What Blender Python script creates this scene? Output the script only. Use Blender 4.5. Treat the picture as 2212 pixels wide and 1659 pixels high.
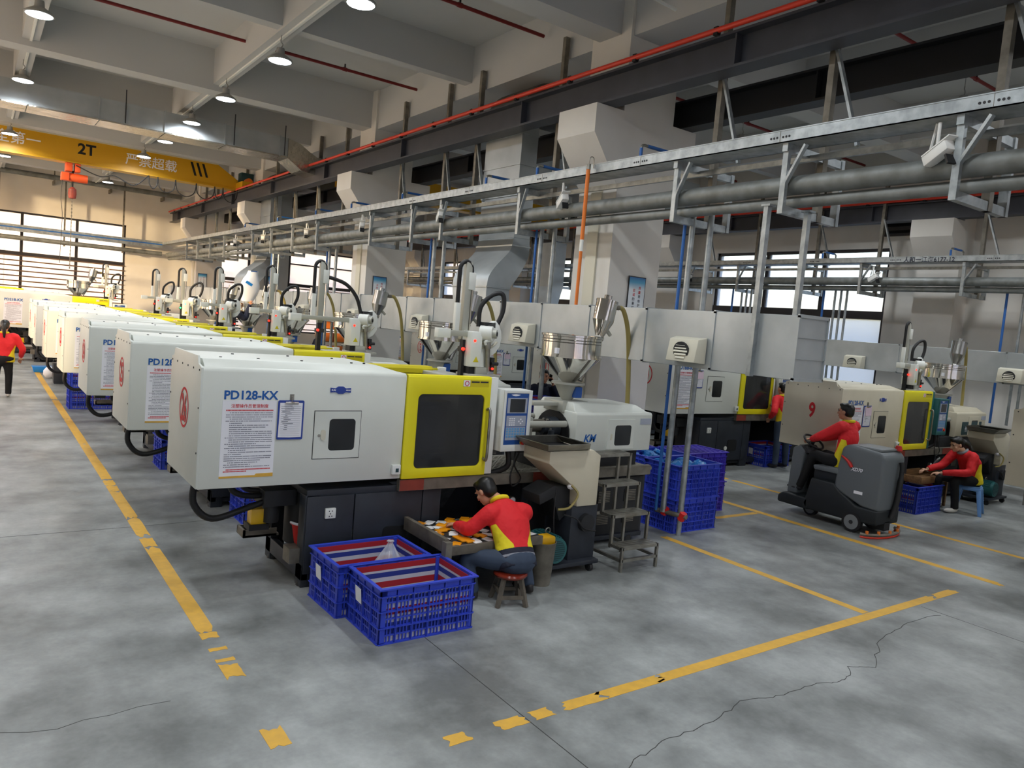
import bpy, bmesh, math, random
from mathutils import Vector, Matrix, Euler
RN = random.Random(11)
sc = bpy.context.scene
for o in list(bpy.data.objects):
    bpy.data.objects.remove(o)
COL = sc.collection
PI = math.pi

# ---------------------------------------------------------------- camera, sky, exposure
cd = bpy.data.cameras.new('camera')
cam = bpy.data.objects.new('camera', cd)
COL.objects.link(cam)
RW = [[0.811369, 0.021778, 0.584128], [-0.578295, -0.115709, 0.807581], [0.085176, -0.993044, -0.081288]]      # rows: world axes seen in camera space (x right, y down, z forward)
cam.matrix_world = Matrix(((RW[0][0], -RW[0][1], -RW[0][2], 0.0), (RW[1][0], -RW[1][1], -RW[1][2], 0.0),
                           (RW[2][0], -RW[2][1], -RW[2][2], 2.4), (0, 0, 0, 1)))
cd.sensor_width = 36.0
cd.lens = 26.4095
cd.clip_end = 300
sc.camera = cam

w = bpy.data.worlds.new('world')
sc.world = w
w.use_nodes = True
nt = w.node_tree
sky = nt.nodes.new('ShaderNodeTexSky')
sky.sky_type = 'NISHITA'
sky.sun_disc = False
sky.sun_elevation = math.radians(8)
sky.sun_rotation = math.radians(215)
sky.dust_density = 3.0
bg = nt.nodes['Background']
tint = nt.nodes.new('ShaderNodeMix')
tint.data_type = 'RGBA'
tint.blend_type = 'MULTIPLY'
tint.inputs[0].default_value = 1.0
tint.inputs[7].default_value = (1.0, 0.95, 1.12, 1)
nt.links.new(sky.outputs[0], tint.inputs[6])
nt.links.new(tint.outputs[2], bg.inputs[0])
bg.inputs[1].default_value = 1.15
sun = bpy.data.lights.new('sun', 'SUN')
sun.energy = 8.5
sun.angle = math.radians(2)
sun.color = (1.0, 0.71, 0.38)
so = bpy.data.objects.new('sun', sun)
COL.objects.link(so)
so.rotation_euler = Vector((0.8, 0.55, -0.05)).to_track_quat('-Z', 'Y').to_euler()
vs = sc.view_settings
vs.view_transform = 'Standard'
vs.look = 'None'
vs.exposure = 0.08
vs.gamma = 1.0
vs.use_curve_mapping = False
sc.cycles.use_denoising = True
sc.cycles.max_bounces = 6
sc.cycles.diffuse_bounces = 4
sc.cycles.glossy_bounces = 2
sc.cycles.transmission_bounces = 2
sc.cycles.use_adaptive_sampling = True
sc.cycles.adaptive_threshold = 0.025
sc.cycles.transparent_max_bounces = 8
sc.cycles.sample_clamp_indirect = 6.0

# ---------------------------------------------------------------- helpers
def lin(c):
    c = c / 255.0
    return c / 12.92 if c <= 0.04045 else ((c + 0.055) / 1.055) ** 2.4
def rgb(t):
    return (lin(t[0]), lin(t[1]), lin(t[2]), 1.0)
MATS = {}
def mat(name, col, rough=0.5, metal=0.0, noise=None, bump=None, emit=None, alpha=1.0, spec=None, stretch=None):
    m = bpy.data.materials.new(name)
    m.use_nodes = True
    t = m.node_tree
    b = t.nodes['Principled BSDF']
    b.inputs['Base Color'].default_value = rgb(col)
    b.inputs['Roughness'].default_value = rough
    b.inputs['Metallic'].default_value = metal
    if spec is not None:
        b.inputs['Specular IOR Level'].default_value = spec
    if alpha < 1:
        b.inputs['Alpha'].default_value = alpha
    if emit:
        b.inputs['Emission Color'].default_value = rgb(emit[0])
        b.inputs['Emission Strength'].default_value = emit[1]
    if noise or bump:
        tc = t.nodes.new('ShaderNodeTexCoord')
        co = tc.outputs['Object']
        if stretch:
            mp = t.nodes.new('ShaderNodeMapping')
            mp.inputs['Scale'].default_value = stretch
            t.links.new(co, mp.inputs[0])
            co = mp.outputs[0]
    if noise:                                   # (scale, second colour[, contrast])
        n = t.nodes.new('ShaderNodeTexNoise')
        n.inputs['Scale'].default_value = noise[0]
        n.inputs['Detail'].default_value = 5
        t.links.new(co, n.inputs['Vector'])
        r = t.nodes.new('ShaderNodeValToRGB')
        k = noise[2] if len(noise) > 2 else 0.2
        r.color_ramp.elements[0].position = 0.5 - k
        r.color_ramp.elements[1].position = 0.5 + k
        r.color_ramp.elements[0].color = rgb(noise[1])
        r.color_ramp.elements[1].color = rgb(col)
        t.links.new(n.outputs[0], r.inputs[0])
        t.links.new(r.outputs[0], b.inputs['Base Color'])
    if bump:                                    # (scale, strength)
        n2 = t.nodes.new('ShaderNodeTexNoise')
        n2.inputs['Scale'].default_value = bump[0]
        t.links.new(co, n2.inputs['Vector'])
        bp = t.nodes.new('ShaderNodeBump')
        bp.inputs['Strength'].default_value = bump[1]
        bp.inputs['Distance'].default_value = 0.02
        t.links.new(n2.outputs[0], bp.inputs['Height'])
        t.links.new(bp.outputs[0], b.inputs['Normal'])
    MATS[name] = m
    return m

def spl(pts, k=6):
    """Catmull-Rom through the points"""
    P = [Vector(p) for p in pts]
    if len(P) < 3:
        return P
    out = []
    for i in range(len(P) - 1):
        a = P[max(i - 1, 0)]; b = P[i]; c = P[i + 1]; d = P[min(i + 2, len(P) - 1)]
        for j in range(k):
            t = j / k
            out.append(0.5 * ((2 * b) + (c - a) * t + (2 * a - 5 * b + 4 * c - d) * t * t + (3 * b - a - 3 * c + d) * t ** 3))
    out.append(P[-1])
    return out

class MB:
    def __init__(s):
        s.v = []; s.f = []
    def add(s, vs, fs):
        n = len(s.v)
        s.v += [tuple(v) for v in vs]
        s.f += [tuple(i + n for i in f) for f in fs]
        return s
    def box(s, x0, y0, z0, x1, y1, z1):
        return s.add([(x0, y0, z0), (x1, y0, z0), (x1, y1, z0), (x0, y1, z0), (x0, y0, z1), (x1, y0, z1), (x1, y1, z1), (x0, y1, z1)],
                     [(0, 3, 2, 1), (4, 5, 6, 7), (0, 1, 5, 4), (1, 2, 6, 5), (2, 3, 7, 6), (3, 0, 4, 7)])
    def obox(s, c, size, rot=(0, 0, 0)):
        M = Euler(rot).to_matrix(); c = Vector(c)
        h = [x / 2 for x in size]
        vs = [c + M @ Vector((a * h[0], b * h[1], d * h[2])) for d in (-1, 1) for a, b in ((-1, -1), (1, -1), (1, 1), (-1, 1))]
        return s.add(vs, [(0, 3, 2, 1), (4, 5, 6, 7), (0, 1, 5, 4), (1, 2, 6, 5), (2, 3, 7, 6), (3, 0, 4, 7)])
    def bar(s, p0, p1, a, b=None, up=(0, 0, 1)):
        """rectangular bar from p0 to p1, a wide and b high"""
        p0 = Vector(p0); p1 = Vector(p1); b = a if b is None else b
        d = (p1 - p0).normalized(); u = Vector(up)
        if abs(d.dot(u)) > 0.98: u = Vector((0, 1, 0))
        x = d.cross(u).normalized() * a / 2; y = x.cross(d).normalized() * b / 2
        vs = [p + i * x + j * y for p in (p0, p1) for i, j in ((-1, -1), (1, -1), (1, 1), (-1, 1))]
        return s.add(vs, [(0, 3, 2, 1), (4, 5, 6, 7), (0, 1, 5, 4), (1, 2, 6, 5), (2, 3, 7, 6), (3, 0, 4, 7)])
    def prism(s, pts, ax, a, b):
        n = len(pts)
        f = {'x': lambda p, k: (k, p[0], p[1]), 'y': lambda p, k: (p[0], k, p[1]), 'z': lambda p, k: (p[0], p[1], k)}[ax]
        vs = [f(p, a) for p in pts] + [f(p, b) for p in pts]
        return s.add(vs, [tuple(range(n)), tuple(range(2 * n - 1, n - 1, -1))] + [(i, (i + 1) % n, n + (i + 1) % n, n + i) for i in range(n)])
    def loft(s, rings, cap=True):
        n = len(rings[0]); vs = [v for r in rings for v in r]; m = len(rings)
        fs = [(k * n + i, k * n + (i + 1) % n, (k + 1) * n + (i + 1) % n, (k + 1) * n + i) for k in range(m - 1) for i in range(n)]
        if cap: fs += [tuple(range(n - 1, -1, -1)), tuple(range((m - 1) * n, m * n))]
        return s.add(vs, fs)
    def cyl(s, p0, p1, r0, r1=None, n=14, cap=True):
        p0 = Vector(p0); p1 = Vector(p1); r1 = r0 if r1 is None else r1
        d = (p1 - p0).normalized(); u = Vector((0, 0, 1)) if abs(d.z) < 0.9 else Vector((1, 0, 0))
        x = d.cross(u).normalized(); y = d.cross(x)
        return s.loft([[p + r * (x * math.cos(2 * PI * i / n) + y * math.sin(2 * PI * i / n)) for i in range(n)] for p, r in ((p0, r0), (p1, r1))], cap)
    def tube(s, path, r, n=8, cap=True):
        P = [Vector(p) for p in path]
        rs = r if isinstance(r, (list, tuple)) else [r] * len(P)
        rings = []; x = None
        for i, p in enumerate(P):
            d = (P[min(i + 1, len(P) - 1)] - P[max(i - 1, 0)]).normalized()
            if x is None:
                u = Vector((0, 0, 1)) if abs(d.z) < 0.9 else Vector((1, 0, 0))
                x = d.cross(u).normalized()
            else:
                x = (x - d * x.dot(d)).normalized()
            y = d.cross(x)
            rings.append([p + rs[i] * (x * math.cos(2 * PI * j / n) + y * math.sin(2 * PI * j / n)) for j in range(n)])
        return s.loft(rings, cap)
    def lathe(s, prof, c=(0, 0, 0), n=24):
        c = Vector(c)
        return s.loft([[c + Vector((r * math.cos(2 * PI * i / n), r * math.sin(2 * PI * i / n), z)) for i in range(n)] for r, z in prof])
    def ell(s, c, r, n=12, rot=None):
        c = Vector(c); M = Euler(rot).to_matrix() if rot else Matrix.Identity(3)
        r = (r, r, r) if isinstance(r, (int, float)) else r
        rings = []
        for k in range(n // 2 + 1):
            th = PI * (k + 0.02) / (n // 2 + 0.04)
            rings.append([c + M @ Vector((r[0] * math.sin(th) * math.cos(2 * PI * i / n), r[1] * math.sin(th) * math.sin(2 * PI * i / n), -r[2] * math.cos(th))) for i in range(n)])
        return s.loft(rings)
    def mesh(s, bev=0, seg=2, smooth=None, name='m'):
        me = bpy.data.meshes.new(name)
        me.from_pydata(s.v, [], s.f)
        bm = bmesh.new(); bm.from_mesh(me)
        bmesh.ops.recalc_face_normals(bm, faces=bm.faces)
        if bev:
            es = [e for e in bm.edges if len(e.link_faces) == 2 and e.calc_face_angle(0) > 0.5]
            bmesh.ops.bevel(bm, geom=es, offset=bev, segments=seg, profile=0.5, affect='EDGES', clamp_overlap=True)
        bm.to_mesh(me); bm.free()
        if smooth is None and bev: smooth = 40
        if smooth:
            me.polygons.foreach_set('use_smooth', [True] * len(me.polygons))
            me.set_sharp_from_angle(angle=math.radians(smooth))
        return me
    def build(s, name, m, parent=None, bev=0, seg=2, smooth=None, label=None):
        return link(name, s.mesh(bev, seg, smooth, name), m, parent, label)

def link(name, me, m, parent=None, label=None):
    ms = m if isinstance(m, (list, tuple)) else [m]
    if not me.materials:
        for q in ms: me.materials.append(MATS[q] if isinstance(q, str) else q)
    o = bpy.data.objects.new(name, me)
    COL.objects.link(o)
    if parent: o.parent = parent
    if label: o['label'] = label
    return o
def tag(o, label, cat, group=None):
    o['label'] = label; o['category'] = cat
    if group: o['group'] = group
    return o
def thing(name, label, cat, loc=(0, 0, 0), rz=0, group=None, scale=1):
    o = bpy.data.objects.new(name, None)
    o.empty_display_size = 0.1
    COL.objects.link(o)
    o.location = loc; o.rotation_euler = (0, 0, rz); o.scale = (scale,) * 3
    return tag(o, label, cat, group)
def copy_tree(o, parent=None, skip=()):
    c = o.copy(); COL.objects.link(c)
    c.parent = parent
    for ch in o.children:
        if ch.name.split('.')[0] not in skip:
            copy_tree(ch, c, skip)
    return c
def struct(o):
    o['kind'] = 'structure'
    return o
def sempty(name, loc=(0, 0, 0)):
    o = bpy.data.objects.new(name, None); COL.objects.link(o); o.location = loc
    return struct(o)

# lettering: every string becomes flat mesh once, at the start
TXT = {}
def want(*strings):
    for q in strings: TXT[q] = None
def make_texts():
    obs = []
    for q in TXT:
        cu = bpy.data.curves.new('t', 'FONT')
        cu.body = q; cu.size = 1.0; cu.align_x = 'CENTER'; cu.align_y = 'CENTER'
        cu.offset = 0.03 if q.isascii() else 0.01
        cu.resolution_u = 3
        o = bpy.data.objects.new('t', cu); COL.objects.link(o); obs.append((q, o))
    dg = bpy.context.evaluated_depsgraph_get()
    for q, o in obs:
        TXT[q] = bpy.data.meshes.new_from_object(o.evaluated_get(dg))
    for q, o in obs:
        cu = o.data; bpy.data.objects.remove(o); bpy.data.curves.remove(cu)
def text(q, size, m, parent, loc, rot=(PI / 2, 0, 0), sx=1.0, name='lettering', left=False, shear=0, width=None):
    me = TXT[q].copy()
    xs = [v.co.x for v in me.vertices]; x0, x1 = min(xs), max(xs)
    if width: size = width / ((x1 - x0) * sx)
    ys = [v.co.y for v in me.vertices]; yc = (min(ys) + max(ys)) / 2
    for v in me.vertices:
        v.co.x = (v.co.x - (x0 if left else (x0 + x1) / 2)) * sx + (v.co.y - yc) * shear
        v.co.y -= yc
        v.co *= size
    me.materials.clear()
    o = link(name, me, m, parent)
    o.location = loc; o.rotation_euler = rot
    return o
FX = (PI / 2, 0, -PI / 2)      # lettering on a face that looks to -x
want('26', '25', '24', '23', '22', '21', '20', '9', '10', '11', '12', '13', 'PD128-KX', 'PD168-KX', 'PD218-KX', '注塑操作员管理制度', 'KAI', 'MING', 'KM', 'Series',
     '2T', '安全第一', '严禁超载', '质', '量', '是', '维', '护', '顾', '忠', '诚', '的', '最', '好', '保', '检', '验', '记', '录', '数', '据', '分', '析', '改', '善', '才', '能',
     'XD70', '人和一江海6177-12', '长飞亚')
make_texts()
# ---------------------------------------------------------------- materials
mat('wall', (222, 219, 212), 0.85, noise=(1.3, (212, 208, 200)))
mat('ceiling', (192, 193, 192), 0.9)
mat('white', (216, 219, 212), 0.42, noise=(2.2, (209, 212, 204)))
mat('cream', (214, 206, 184), 0.45, noise=(2.2, (205, 197, 174)))
mat('trimwhite', (228, 230, 225), 0.45)
mat('yellow', (232, 220, 24), 0.4)
mat('darkyellow', (205, 190, 18), 0.45)
mat('navy', (44, 49, 58), 0.5, noise=(6, (36, 40, 48)))
mat('black', (16, 16, 18), 0.6)
mat('rubber', (22, 22, 24), 0.55)
mat('dark', (34, 35, 38), 0.6)
mat('pane_dark', (30, 32, 34), 0.12, alpha=0.8, noise=(5, (58, 60, 62), 0.3))
mat('steel', (170, 168, 160), 0.4, 0.85, noise=(9, (140, 136, 126)))
mat('oldsteel', (140, 135, 124), 0.55, 0.5, noise=(7, (105, 100, 90)))
mat('galv', (176, 182, 184), 0.42, 0.75, noise=(9, (150, 156, 158), 0.12), stretch=(1, 1, 1))
mat('pipe', (136, 140, 138), 0.55, 0.45, noise=(5, (112, 114, 110), 0.15))
mat('duct', (186, 192, 194), 0.46, 0.55, noise=(1.6, (164, 170, 172), 0.16))
mat('oldduct', (116, 112, 104), 0.5, 0.5, noise=(2, (92, 86, 78), 0.2))
mat('foil', (196, 192, 180), 0.22, 0.9, bump=(7, 0.8))
mat('chrome', (214, 210, 202), 0.1, 1.0)
mat('loader', (176, 176, 172), 0.22, 0.9)
mat('redpipe', (222, 58, 34), 0.45)
mat('sprinkler', (120, 24, 22), 0.5)
mat('beam', (62, 64, 72), 0.5, noise=(3, (52, 54, 61)))
mat('beamdark', (28, 29, 33), 0.55)
mat('crane', (206, 156, 12), 0.45)
mat('orange', (226, 120, 40), 0.5)
mat('hoist', (216, 84, 36), 0.5)
mat('grey', (120, 124, 126), 0.5)
mat('robot', (224, 226, 220), 0.4)
mat('bluepipe', (38, 96, 168), 0.45)
mat('crate', (50, 72, 196), 0.4)
mat('crate_purple', (72, 58, 184), 0.4)
mat('panelblue', (28, 78, 152), 0.4)
mat('key', (96, 158, 206), 0.5)
mat('keypad', (164, 170, 184), 0.5)
mat('paper', (236, 236, 242), 0.8)
mat('pinkpaper', (232, 208, 222), 0.8)
mat('ink', (40, 42, 56), 0.9)
mat('printgrey', (104, 106, 122), 0.9)
mat('inkblue', (28, 92, 168), 0.7)
mat('inkred', (206, 36, 44), 0.7)
mat('clipblue', (40, 66, 150), 0.5)
mat('redlamp', (230, 20, 16), 0.3, emit=((255, 40, 24), 3))
mat('greenlamp', (20, 200, 90), 0.3, emit=((60, 255, 130), 5))
mat('teal', (40, 98, 100), 0.45)
mat('tealdark', (26, 62, 66), 0.5)
mat('hose', (150, 136, 78), 0.35)
mat('oilglass', (222, 176, 20), 0.3)
mat('red', (210, 36, 30), 0.45)
mat('rustred', (150, 62, 46), 0.6, noise=(6, (120, 46, 36)))
mat('seatred', (120, 38, 22), 0.2)
mat('wood', (150, 112, 72), 0.6, noise=(5, (112, 82, 52)), stretch=(1, 6, 6))
mat('greywood', (110, 102, 90), 0.7, noise=(8, (80, 74, 66)))
mat('skin', (196, 142, 112), 0.55)
mat('skin_pale', (214, 168, 140), 0.55)
mat('hair', (16, 14, 14), 0.4)
mat('jacket', (204, 26, 34), 0.75)
mat('jacketyellow', (232, 212, 28), 0.75)
mat('jacketnavy', (22, 26, 46), 0.8)
mat('stripegrey', (140, 142, 150), 0.7)
mat('denim', (58, 72, 92), 0.8, noise=(7, (44, 56, 76)))
mat('blacktrouser', (14, 14, 17), 0.85)
mat('navycloth', (22, 28, 48), 0.85)
mat('shoe', (200, 196, 190), 0.6)
mat('shoedark', (36, 34, 36), 0.5)
mat('scrubgrey', (98, 104, 108), 0.5)
mat('scrubblack', (22, 28, 32), 0.55)
mat('plasticblue', (110, 158, 220), 0.4)
mat('orangepart', (234, 150, 22), 0.3)
mat('whitepart', (230, 230, 228), 0.4)
mat('bluebag', (34, 132, 212), 0.35)
mat('sack', (222, 226, 232), 0.6)
mat('lampwhite', (255, 255, 255), 0.4, emit=((236, 244, 255), 22))
mat('lampgrey', (150, 150, 146), 0.5)
mat('ventcream', (206, 202, 184), 0.5)
mat('camwhite', (226, 226, 222), 0.4)
mat('windowframe', (40, 38, 42), 0.5)
mat('bar', (96, 74, 56), 0.6)
mat('linepaint', (226, 176, 62), 0.6, noise=(14, (206, 160, 66), 0.25))
mat('crack', (62, 62, 60), 0.9)
mat('postersky', (240, 244, 248), 0.6)
mat('casting', (176, 176, 166), 0.5, 0.3)
mat('flangegrey', (52, 58, 66), 0.4, 0.4)

def custom(name, fn):
    m = bpy.data.materials.new(name); m.use_nodes = True
    fn(m.node_tree, m.node_tree.nodes['Principled BSDF'])
    MATS[name] = m
def N(t, kind, **kw):
    n = t.nodes.new(kind)
    for k, v in kw.items():
        n.inputs[k].default_value = v
    return n
def floor_nodes(t, b):
    tc = N(t, 'ShaderNodeTexCoord')
    def ns(scale, lo, hi, c0, c1, detail=6, st=None):
        n = N(t, 'ShaderNodeTexNoise', Scale=scale, Detail=detail, Roughness=0.62)
        co = tc.outputs['Object']
        if st:
            mp = N(t, 'ShaderNodeMapping'); mp.inputs['Scale'].default_value = st
            t.links.new(co, mp.inputs[0]); co = mp.outputs[0]
        t.links.new(co, n.inputs['Vector'])
        r = t.nodes.new('ShaderNodeValToRGB')
        r.color_ramp.elements[0].position = lo; r.color_ramp.elements[1].position = hi
        r.color_ramp.elements[0].color = c0; r.color_ramp.elements[1].color = c1
        t.links.new(n.outputs[0], r.inputs[0])
        return r
    a = ns(0.9, 0.36, 0.66, rgb((112, 115, 114)), rgb((172, 176, 175)))
    c = ns(3.2, 0.3, 0.7, (0.72, 0.72, 0.72, 1), (1.08, 1.08, 1.08, 1), 8, (1, 0.5, 1))
    d = ns(26, 0.25, 0.8, (0.88, 0.88, 0.88, 1), (1.08, 1.08, 1.08, 1), 4)
    m1 = N(t, 'ShaderNodeMix'); m1.data_type = 'RGBA'; m1.blend_type = 'MULTIPLY'; m1.inputs[0].default_value = 0.8
    t.links.new(a.outputs[0], m1.inputs[6]); t.links.new(c.outputs[0], m1.inputs[7])
    m2 = N(t, 'ShaderNodeMix'); m2.data_type = 'RGBA'; m2.blend_type = 'MULTIPLY'; m2.inputs[0].default_value = 0.8
    t.links.new(m1.outputs[2], m2.inputs[6]); t.links.new(d.outputs[0], m2.inputs[7])
    t.links.new(m2.outputs[2], b.inputs['Base Color'])
    rr = ns(1.7, 0.3, 0.7, (0.34, 0.34, 0.34, 1), (0.55, 0.55, 0.55, 1))
    t.links.new(rr.outputs[0], b.inputs['Roughness'])
custom('concrete', floor_nodes)
def stripes(t, b):                              # red / white / blue woven sacking, bands across the height
    tc = N(t, 'ShaderNodeTexCoord'); sx = N(t, 'ShaderNodeSeparateXYZ')
    t.links.new(tc.outputs['Object'], sx.inputs[0])
    mu = N(t, 'ShaderNodeMath'); mu.operation = 'MULTIPLY'; mu.inputs[1].default_value = 1 / 0.42
    fr = N(t, 'ShaderNodeMath'); fr.operation = 'FRACT'
    t.links.new(sx.outputs[2], mu.inputs[0]); t.links.new(mu.outputs[0], fr.inputs[0])
    r = t.nodes.new('ShaderNodeValToRGB'); r.color_ramp.interpolation = 'CONSTANT'
    e = r.color_ramp.elements
    W_, B_, R_ = rgb((196, 196, 206)), rgb((36, 54, 140)), rgb((168, 28, 40))
    e[0].position = 0; e[0].color = W_
    e[1].position = 0.14; e[1].color = B_
    for p, c in ((0.36, W_), (0.5, R_), (0.62, W_), (0.7, B_), (0.80, W_), (0.84, R_)):
        q = e.new(p); q.color = c
    t.links.new(fr.outputs[0], r.inputs[0]); t.links.new(r.outputs[0], b.inputs['Base Color'])
    b.inputs['Roughness'].default_value = 0.55
custom('sacking', stripes)
def jacket_nodes(base, hem):
    def fn(t, b):                               # cloth with sewn-on side panels (mesh attributes hold the seam lines)
        pa = N(t, 'ShaderNodeAttribute'); pa.attribute_name = 'panel'
        gt = N(t, 'ShaderNodeMath'); gt.operation = 'GREATER_THAN'; gt.inputs[1].default_value = 0.0
        t.links.new(pa.outputs['Fac'], gt.inputs[0])
        mx = N(t, 'ShaderNodeMix'); mx.data_type = 'RGBA'
        mx.inputs[6].default_value = rgb(base); mx.inputs[7].default_value = rgb((232, 212, 28))
        t.links.new(gt.outputs[0], mx.inputs[0])
        out = mx.outputs[2]
        if hem:
            ha = N(t, 'ShaderNodeAttribute'); ha.attribute_name = 'hem'
            r = t.nodes.new('ShaderNodeValToRGB'); r.color_ramp.interpolation = 'CONSTANT'; e = r.color_ramp.elements
            e[0].position = 0; e[0].color = rgb((22, 26, 46)); e[1].position = .3; e[1].color = rgb((140, 142, 150)); q = e.new(.5); q.color = rgb((22, 26, 46))
            t.links.new(ha.outputs['Fac'], r.inputs[0])
            lt = N(t, 'ShaderNodeMath'); lt.operation = 'LESS_THAN'; lt.inputs[1].default_value = 0.95
            t.links.new(ha.outputs['Fac'], lt.inputs[0])
            m2 = N(t, 'ShaderNodeMix'); m2.data_type = 'RGBA'
            t.links.new(lt.outputs[0], m2.inputs[0]); t.links.new(out, m2.inputs[6]); t.links.new(r.outputs[0], m2.inputs[7])
            out = m2.outputs[2]
        t.links.new(out, b.inputs['Base Color']); b.inputs['Roughness'].default_value = 0.75
        tc = N(t, 'ShaderNodeTexCoord'); n2 = N(t, 'ShaderNodeTexNoise', Scale=11.0, Detail=2.0); bm_ = N(t, 'ShaderNodeBump', Strength=0.55, Distance=0.03)
        t.links.new(tc.outputs['Object'], n2.inputs['Vector']); t.links.new(n2.outputs[0], bm_.inputs['Height']); t.links.new(bm_.outputs[0], b.inputs['Normal'])
    return fn
custom('jacket_panel', jacket_nodes((220, 30, 38), False)); custom('jacket_hem', jacket_nodes((220, 30, 38), True))
def poster_nodes(t, b):                         # printed sky fading to white
    tc = N(t, 'ShaderNodeTexCoord'); sx = N(t, 'ShaderNodeSeparateXYZ'); t.links.new(tc.outputs['Object'], sx.inputs[0])
    r = t.nodes.new('ShaderNodeValToRGB'); e = r.color_ramp.elements
    mr = N(t, 'ShaderNodeMapRange'); mr.inputs[1].default_value = -0.25; mr.inputs[2].default_value = 0.0
    t.links.new(sx.outputs[2], mr.inputs[0]); t.links.new(mr.outputs[0], r.inputs[0])
    e[0].position = 0.25; e[0].color = rgb((232, 238, 242)); e[1].position = 1.0; e[1].color = rgb((26, 92, 168))
    q = e.new(0.65); q.color = rgb((96, 178, 214))
    t.links.new(r.outputs[0], b.inputs['Base Color']); b.inputs['Roughness'].default_value = 0.5
custom('posterprint', poster_nodes)
def glass_nodes(t, b):                          # dusty window glass
    t.nodes.remove(b)
    tr = N(t, 'ShaderNodeBsdfTransparent'); tl = N(t, 'ShaderNodeBsdfTranslucent'); mx = N(t, 'ShaderNodeMixShader', Fac=0.35)
    tr.inputs[0].default_value = (0.95, 0.96, 0.97, 1); tl.inputs[0].default_value = (0.9, 0.92, 0.93, 1)
    t.links.new(tr.outputs[0], mx.inputs[1]); t.links.new(tl.outputs[0], mx.inputs[2])
    t.links.new(mx.outputs[0], t.nodes['Material Output'].inputs[0])
custom('glass', glass_nodes)
def film_nodes(t, b):                           # clear plastic film
    t.nodes.remove(b)
    tr = N(t, 'ShaderNodeBsdfTransparent'); gl = N(t, 'ShaderNodeBsdfPrincipled'); mx = N(t, 'ShaderNodeMixShader', Fac=0.38)
    gl.inputs['Base Color'].default_value = (0.8, 0.84, 0.9, 1); gl.inputs['Roughness'].default_value = 0.15
    t.links.new(tr.outputs[0], mx.inputs[1]); t.links.new(gl.outputs[0], mx.inputs[2])
    t.links.new(mx.outputs[0], t.nodes['Material Output'].inputs[0])
custom('film', film_nodes)
def plate_nodes(t, b):                          # worn chequer-plate steel
    b.inputs['Metallic'].default_value = 0.7; b.inputs['Roughness'].default_value = 0.42
    b.inputs['Base Color'].default_value = rgb((150, 146, 134))
custom('chequer', plate_nodes)

# ---------------------------------------------------------------- the hall
X0, X1, Y0, Y1, ZC = -3.2, 18.0, -8.0, 36.0, 7.3
fl = struct(MB().box(X0 - 0.3, Y0 - 0.3, -0.2, X1 + 0.3, Y1 + 0.3, 0).build('floor', 'concrete'))
def ragged(x0, y0, x1, y1, along, rag=0.02):
    """painted patch with torn ends; along 'x' or 'y'"""
    rr = RN.uniform
    rag = rag * min(1, (y1 - y0 if along == 'y' else x1 - x0) / .5)
    pts = []
    k = 5
    if along == 'y':
        pts += [(x0 + (x1 - x0) * i / k, y0 + rr(-rag, rag) * 3) for i in range(k + 1)]
        pts += [(x1 + rr(-1, 1) * 0.004, y0 + (y1 - y0) * i / 4) for i in range(1, 4)]
        pts += [(x1 - (x1 - x0) * i / k, y1 + rr(-rag, rag) * 3) for i in range(k + 1)]
    else:
        pts += [(x0 + (x1 - x0) * i / 4, y0 + rr(-1, 1) * 0.004) for i in range(1, 4)]
        pts += [(x1 + rr(-rag, rag) * 3, y0 + (y1 - y0) * i / k) for i in range(k + 1)]
        pts += [(x1 - (x1 - x0) * i / 4, y1 + rr(-1, 1) * 0.004) for i in range(1, 4)]
        pts += [(x0 + rr(-rag, rag) * 3, y1 - (y1 - y0) * i / k) for i in range(k + 1)]
    return MB().prism(pts, 'z', -0.01, 0.0015).build('yellow_line', 'linepaint', fl)
for a, b in ((3.80, 4.0), (4.68, 4.88), (4.92, 4.97), (5.1, 5.15), (5.32, 5.42), (5.46, 7.5), (7.56, 7.82), (7.92, 8.55), (8.6, 9.8), (9.83, 10.1), (10.14, 10.4), (10.45, 12.9), (12.95, 15.4), (15.45, 18), (18.1, 25)):
    ragged(1.355, a, 1.475, b, 'y')
for a, b in ((2.24, 2.38), (2.6, 2.79), (2.85, 3.0), (3.1, 3.42), (3.44, 3.95), (3.97, 7.95), (7.99, 8.4)):
    ragged(a, 3.38, b, 3.48, 'x')
ragged(6.74, 3.49, 6.84, 6.02, 'y', 0.005)
ragged(9.15, 3.3, 9.27, 7.1, 'y'); ragged(10.74, 2.0, 10.84, 8.15, 'y'); ragged(10.74, 8.25, 10.84, 8.8, 'y'); ragged(8.25, 6.38, 9.15, 6.47, 'x')
def groove(name, pts, wd):
    m = MB()
    for p, q in zip(pts, pts[1:]):
        m.bar((p[0], p[1], 0), (q[0], q[1], 0), wd, 0.002)
    return m.build(name, 'crack', fl)
groove('floor_joint', [(2.8, -6), (2.8, 5.0)], 0.006)
groove('floor_joint', [(-4, 8.28), (1.4, 8.26), (7.2, 8.4)], 0.006)
groove('floor_joint', [(7.55, -6), (7.53, 3.34)], 0.005)
crk = [(2.6, 2.5), (3.05, 2.77), (3.39, 2.85), (3.85, 2.85), (4.25, 2.94), (4.61, 2.87), (5.06, 2.84), (5.26, 2.78), (5.51, 2.9), (5.71, 2.81), (6.25, 3.07), (6.94, 3.18), (7.57, 3.14)]
fine = []
for p, q in zip(crk, crk[1:]):
    for i in range(7):
        t = i / 7
        fine.append((p[0] + (q[0] - p[0]) * t + RN.uniform(-0.012, 0.012), p[1] + (q[1] - p[1]) * t + RN.uniform(-0.016, 0.016)))
groove('floor_crack', fine, 0.005)
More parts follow.
